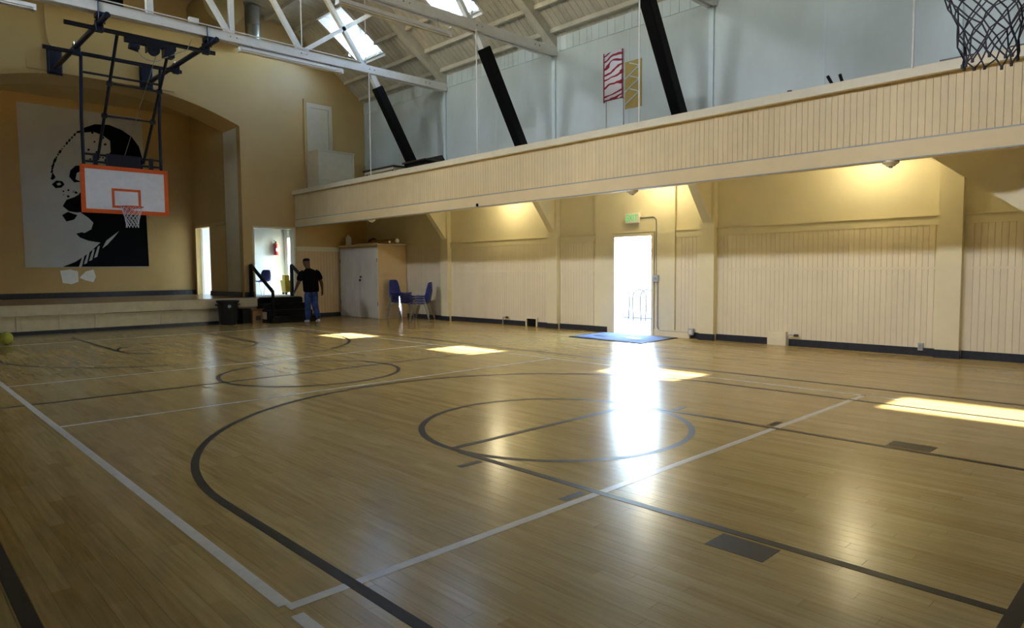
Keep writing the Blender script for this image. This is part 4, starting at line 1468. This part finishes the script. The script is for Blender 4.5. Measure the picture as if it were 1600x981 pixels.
for i in range(3):
    z = 5.02 + i * 0.27
    MB().bar((7.582, 0.27, z - 0.08), (7.582, -0.10, z + 0.14), 0.02, 0.05, (1, 0, 0)).build('zigzag_bar', UPPER, gp)
    MB().bar((7.582, -0.10, z + 0.14), (7.582, 0.16, z + 0.24), 0.02, 0.045, (1, 0, 0)).build('zigzag_bar', UPPER, gp)
for p0, p1, lab in (((5.31, -4.86, 4.03), (5.31, -4.98, 3.80), 'dark stick end leaning further over the balcony rail'),
                    ((5.31, -5.02, 4.02), (5.31, -5.09, 3.80), 'dark stick end standing more upright at the balcony rail')):
    s = thing('stick', lab, 'stick', tuple(p1))
    P0, P1 = Vector(p0), Vector(p1)
    PB = P1 + (P1 - P0).normalized() * 0.33
    PB.x = 5.45
    MB().tube([P0, P1, PB], 0.021, 8).build('shaft', BLACK, s, smooth=True)
    MB().tube([P0 + (P0 - P1).normalized() * 0.012, P0], 0.0215, 8).build('tip', DARKWOOD, s, smooth=True)
for y0, y1, lab in ((-6.25, -6.60, 'dark board lying on the balcony rail behind the ragged net'), (-6.95, -7.5, 'dark board lying on the balcony rail beyond the stair')):
    o = MB().box(5.13, y1, ZT + 0.001, 5.28, y0, ZT + 0.045).build('loose_board', DARKWOOD, None, loc=(5.2, (y0 + y1) / 2, ZT), bevel=0.004)
    tag(o, lab, 'board')
o = MB().box(5.22, -4.60, ZT + 0.001, 5.28, -4.36, ZT + 0.03).box(5.22, -4.38, ZT + 0.03, 5.27, -4.33, ZT + 0.07).build('hammer_block', DARKWOOD, None, loc=(5.25, -4.47, ZT))
o.name = 'dark_block'
tag(o, 'small dark block left on the balcony rail before the sticks', 'block')

# ================================================================== ball
bl = thing('ball', 'yellow-green ball on the floor before the stage front', 'ball', (-2.45, 8.0, 0))
c = MB()
n1, n2 = 20, 12
prof = [(0.125 * math.sin(math.pi * i / n2) + (0.0005 if i in (0, n2) else 0), 0.125 - 0.125 * math.cos(math.pi * i / n2)) for i in range(n2 + 1)]
c.lathe(prof, (-2.45, 8.0, 0.001), n1)
c.build('shell', TENNIS, bl, smooth=True)
for rx in (0.0, 1.2):
    MB().tube([(-2.45 + 0.1255 * math.cos(a) * math.cos(rx), 8.0 + 0.1255 * math.cos(a) * math.sin(rx), 0.126 + 0.1255 * math.sin(a)) for a in [2 * math.pi * i / 30 for i in range(30)]], 0.002, 5, closed=True).build('seam', RUBBER, bl)

# ================================================================== outdoors beyond the doors
struct(MB().box(-70, -70, -0.6, 70, 70, -0.32).box(XW + 0.25, -40, -0.32, 60, 40, -0.03).build('ground_outside', GROUND))
hw = thing('boundary_wall', 'pale yard wall beyond the open exit door', 'wall', (17.2, 0, -0.03))
for i in range(8):
    MB().box(17.0, -9 + i * 2.5 + 0.01, -0.03, 17.2, -6.5 + i * 2.5 - 0.01, 1.7).build('wall_panel', HEDGE, hw)
MB().box(16.95, -9, 1.7, 17.25, 11, 1.78).build('coping', HEDGE, hw)
RX = 11.2
a_, b_ = on_x(985, 505, RX), on_x(1012, 505, RX)
rk = thing('hoop_rack', 'thin metal hoop rack standing outside the open door', 'rack', (RX, (a_.y + b_.y) / 2, -0.03))
for px in (973, 999, 1011):
    y = on_x(px, 490, RX).y
    pts = [(RX, y + 0.20, -0.03), (RX, y + 0.23, 0.4)] + [(RX, y + 0.23 * math.cos(a), 0.62 + 0.23 * math.sin(a)) for a in [R(d) for d in range(0, 181, 20)]] + [(RX, y - 0.23, 0.4), (RX, y - 0.20, -0.03)]
    MB().tube(pts, 0.02, 8).build('hoop', RUBBER, rk, smooth=True)
MB().tube([(RX, b_.y - 0.3, 0.05), (RX, a_.y + 0.6, 0.05)], 0.018, 8).build('rail', RUBBER, rk)

# ================================================================== person walking towards the steps
def skin_mesh(verts, edges, sub=2):
    """verts: {name: (pos, (rx, ry))}"""
    names = list(verts)
    idx = {n: i for i, n in enumerate(names)}
    me = bpy.data.meshes.new('skin_tmp')
    me.from_pydata([verts[n][0] for n in names], [(idx[a], idx[b]) for a, b in edges], [])
    ob = bpy.data.objects.new('skin_tmp', me)
    COL.objects.link(ob)
    md = ob.modifiers.new('skin', 'SKIN')
    md.branch_smoothing = 0.6
    sl_ = me.skin_vertices[0].data
    for n in names:
        r = verts[n][1]
        sl_[idx[n]].radius = r if isinstance(r, tuple) else (r, r)
        sl_[idx[n]].use_root = False
    sl_[0].use_root = True
    sb = ob.modifiers.new('sub', 'SUBSURF')
    sb.levels = sub
    sb.render_levels = sub
    bpy.context.view_layer.update()
    out = bpy.data.meshes.new_from_object(ob.evaluated_get(bpy.context.evaluated_depsgraph_get()))
    bpy.data.objects.remove(ob)
    out.polygons.foreach_set('use_smooth', [True] * len(out.polygons))
    return out


def child(name, me, m, parent):
    o = bpy.data.objects.new(name, me)
    COL.objects.link(o)
    me.materials.append(m)
    o.parent = parent
    return o


pe = thing('person', 'person in black t-shirt and blue jeans walking to the steps, seen from behind', 'person', (4.42, 8.52, 0.0))
# local frame: +y away from the viewer's side, +x to the right
V = {
    'pelvis': ((0.0, 0.0, 0.95), (0.15, 0.11)), 'waist': ((-0.005, 0.01, 1.10), (0.15, 0.11)), 'chest': ((-0.015, 0.03, 1.30), (0.165, 0.115)),
    'neckb': ((-0.03, 0.055, 1.475), (0.075, 0.07)), 'neck': ((-0.045, 0.085, 1.545), (0.075, 0.075)),
    'head1': ((-0.06, 0.115, 1.625), (0.092, 0.10)), 'head2': ((-0.065, 0.125, 1.70), (0.10, 0.115)), 'head3': ((-0.065, 0.12, 1.775), (0.07, 0.085)),
    'shR': ((0.165, 0.04, 1.43), 0.07), 'elR': ((0.305, -0.01, 1.13), 0.05), 'wrR': ((0.365, 0.05, 0.90), 0.036), 'haR': ((0.375, 0.075, 0.835), (0.026, 0.044)),
    'shL': ((-0.20, 0.05, 1.41), 0.07), 'elL': ((-0.345, 0.065, 1.10), 0.05), 'wrL': ((-0.375, 0.19, 0.91), 0.036), 'haL': ((-0.38, 0.235, 0.86), (0.026, 0.044)),
    'hipR': ((0.09, 0.0, 0.88), 0.095), 'knR': ((0.10, 0.02, 0.50), 0.06), 'anR': ((0.115, -0.16, 0.13), 0.04), 'toR': ((0.125, -0.04, 0.045), (0.035, 0.03)),
    'hipL': ((-0.085, 0.01, 0.88), 0.095), 'knL': ((-0.07, 0.09, 0.49), 0.06), 'anL': ((-0.055, 0.10, 0.10), 0.04), 'toL': ((-0.06, 0.26, 0.04), (0.035, 0.03)),
}
E_ = [('pelvis', 'waist'), ('waist', 'chest'), ('chest', 'neckb'), ('neckb', 'neck'), ('neck', 'head1'), ('head1', 'head2'), ('head2', 'head3'),
      ('chest', 'shR'), ('shR', 'elR'), ('elR', 'wrR'), ('wrR', 'haR'), ('chest', 'shL'), ('shL', 'elL'), ('elL', 'wrL'), ('wrL', 'haL'),
      ('pelvis', 'hipR'), ('hipR', 'knR'), ('knR', 'anR'), ('anR', 'toR'), ('pelvis', 'hipL'), ('hipL', 'knL'), ('knL', 'anL'), ('anL', 'toL')]
for sd_, s in (('R', 1), ('L', -1)):
    h = Vector(V['ha' + sd_][0])
    w_ = Vector(V['wr' + sd_][0])
    d = (h - w_).normalized()
    fl = [0.058, 0.070, 0.074, 0.066]
    for k in range(4):
        b0 = h + d * 0.03 + Vector((0, (k - 1.5) * 0.019, 0))
        m1 = b0 + d * fl[k] * 0.55
        m2 = b0 + d * fl[k] + Vector((-s * 0.02, 0.008, 0.004))
        n0, n1, n2 = ['f%s%d%d' % (sd_, k, q_) for q_ in range(3)]
        V[n0], V[n1], V[n2] = (tuple(b0), 0.0095), (tuple(m1), 0.0085), (tuple(m2), 0.0075)
        E_ += [('ha' + sd_, n0), (n0, n1), (n1, n2)]
    t0 = w_.lerp(h, 0.6) + Vector((0, 0.035, 0))
    t1 = t0 + d * 0.035 + Vector((-s * 0.005, 0.022, 0))
    t2 = t1 + d * 0.03
    V['t0' + sd_], V['t1' + sd_], V['t2' + sd_] = (tuple(t0), 0.012), (tuple(t1), 0.010), (tuple(t2), 0.009)
    E_ += [('wr' + sd_, 't0' + sd_), ('t0' + sd_, 't1' + sd_), ('t1' + sd_, 't2' + sd_)]
body = child('body', skin_mesh(V, E_), SKIN, pe)
# ears, nose
for s in (-1, 1):
    e = MB().lathe([(0.0, -0.03), (0.012, -0.02), (0.014, 0.0), (0.01, 0.022), (0.0, 0.03)], (pe.location.x - 0.062 + s * 0.083, pe.location.y + 0.115, 1.665), 8)
    e.build('ear', SKIN, pe, smooth=True)
MB().loft([(pe.location.x - 0.075, pe.location.y + 0.205, 1.655), (pe.location.x - 0.055, pe.location.y + 0.205, 1.655), (pe.location.x - 0.065, pe.location.y + 0.208, 1.70)],
          [(pe.location.x - 0.072, pe.location.y + 0.232, 1.655), (pe.location.x - 0.058, pe.location.y + 0.232, 1.655), (pe.location.x - 0.065, pe.location.y + 0.212, 1.70)]).build('nose', SKIN, pe, smooth=True)
HV = {'a': ((-0.066, 0.10, 1.69), (0.10, 0.10)), 'b': ((-0.068, 0.105, 1.735), (0.106, 0.112)), 'c': ((-0.066, 0.11, 1.79), (0.072, 0.082))}
child('hair', skin_mesh(HV, [('a', 'b'), ('b', 'c')]), BLACK, pe)


def rings(mb, rs, n=20, cap=True):
    """rs: (cx, cy, cz, rx, ry[, tilt about x])"""
    base = len(mb.v)
    for r in rs:
        cx, cy, cz, rx, ry = r[:5]
        tl = r[5] if len(r) > 5 else 0.0
        for k in range(n):
            a = 2 * math.pi * k / n
            mb.v.append((cx + rx * math.cos(a), cy + ry * math.sin(a), cz + tl * math.cos(a)))
    for i in range(len(rs) - 1):
        for k in range(n):
            k2 = (k + 1) % n
            mb.f.append((base + i * n + k, base + i * n + k2, base + (i + 1) * n + k2, base + (i + 1) * n + k))
            mb.mi.append(0)
    if cap:
        mb.f.append(tuple(base + k for k in range(n - 1, -1, -1)))
        mb.f.append(tuple(base + (len(rs) - 1) * n + k for k in range(n)))
        mb.mi += [0, 0]
    return mb


def cloth(name, mb, m):
    o = bpy.data.objects.new(name, mb.mesh(name, smooth=True))
    COL.objects.link(o)
    o.data.materials.append(m)
    o.parent = pe
    sb = o.modifiers.new('sub', 'SUBSURF')
    sb.levels = sb.render_levels = 1
    return o


sh = rings(MB(), [(0.0, 0.0, 0.84, 0.215, 0.165), (0.0, 0.0, 0.90, 0.225, 0.172), (-0.005, 0.0, 1.02, 0.225, 0.172), (-0.01, 0.01, 1.16, 0.228, 0.165),
                  (-0.015, 0.02, 1.30, 0.236, 0.150), (-0.018, 0.03, 1.40, 0.228, 0.130, 0.01), (-0.022, 0.04, 1.455, 0.165, 0.105, 0.01),
                  (-0.03, 0.052, 1.49, 0.095, 0.08), (-0.033, 0.058, 1.51, 0.078, 0.072)])
sh.tube([(0.12, 0.035, 1.41), (0.19, 0.03, 1.40), (0.25, 0.01, 1.29), (0.29, -0.005, 1.17)], [0.08, 0.10, 0.09, 0.082], 12)
sh.tube([(-0.16, 0.045, 1.40), (-0.225, 0.05, 1.38), (-0.285, 0.055, 1.27), (-0.325, 0.06, 1.15)], [0.08, 0.10, 0.09, 0.082], 12)
cloth('t_shirt', sh, SHIRT)
jn = rings(MB(), [(0.0, 0.0, 0.74, 0.165, 0.13), (0.0, 0.0, 0.82, 0.19, 0.15), (0.0, 0.0, 0.94, 0.185, 0.145)])
jn.tube([(-0.085, 0.01, 0.88), (-0.085, 0.03, 0.72), (-0.072, 0.085, 0.50), (-0.06, 0.10, 0.28), (-0.057, 0.10, 0.07)], [0.11, 0.108, 0.088, 0.08, 0.082], 14)
jn.tube([(0.085, 0.0, 0.88), (0.09, 0.01, 0.72), (0.10, 0.02, 0.50), (0.11, -0.08, 0.28), (0.115, -0.165, 0.12)], [0.11, 0.108, 0.088, 0.08, 0.08], 14)
cloth('jeans', jn, JEANS)
for nm, a, b in (('L', (-0.057, 0.06, 0.055), (-0.062, 0.27, 0.042)), ('R', (0.115, -0.20, 0.085), (0.125, -0.02, 0.045))):
    fv = {'heel': (a, (0.046, 0.05)), 'mid': (tuple(Vector(a).lerp(Vector(b), 0.55)), (0.05, 0.046)), 'toe': (b, (0.042, 0.034))}
    child('shoe', skin_mesh(fv, [('heel', 'mid'), ('mid', 'toe')]), SHOE, pe)
bpy.context.view_layer.update()
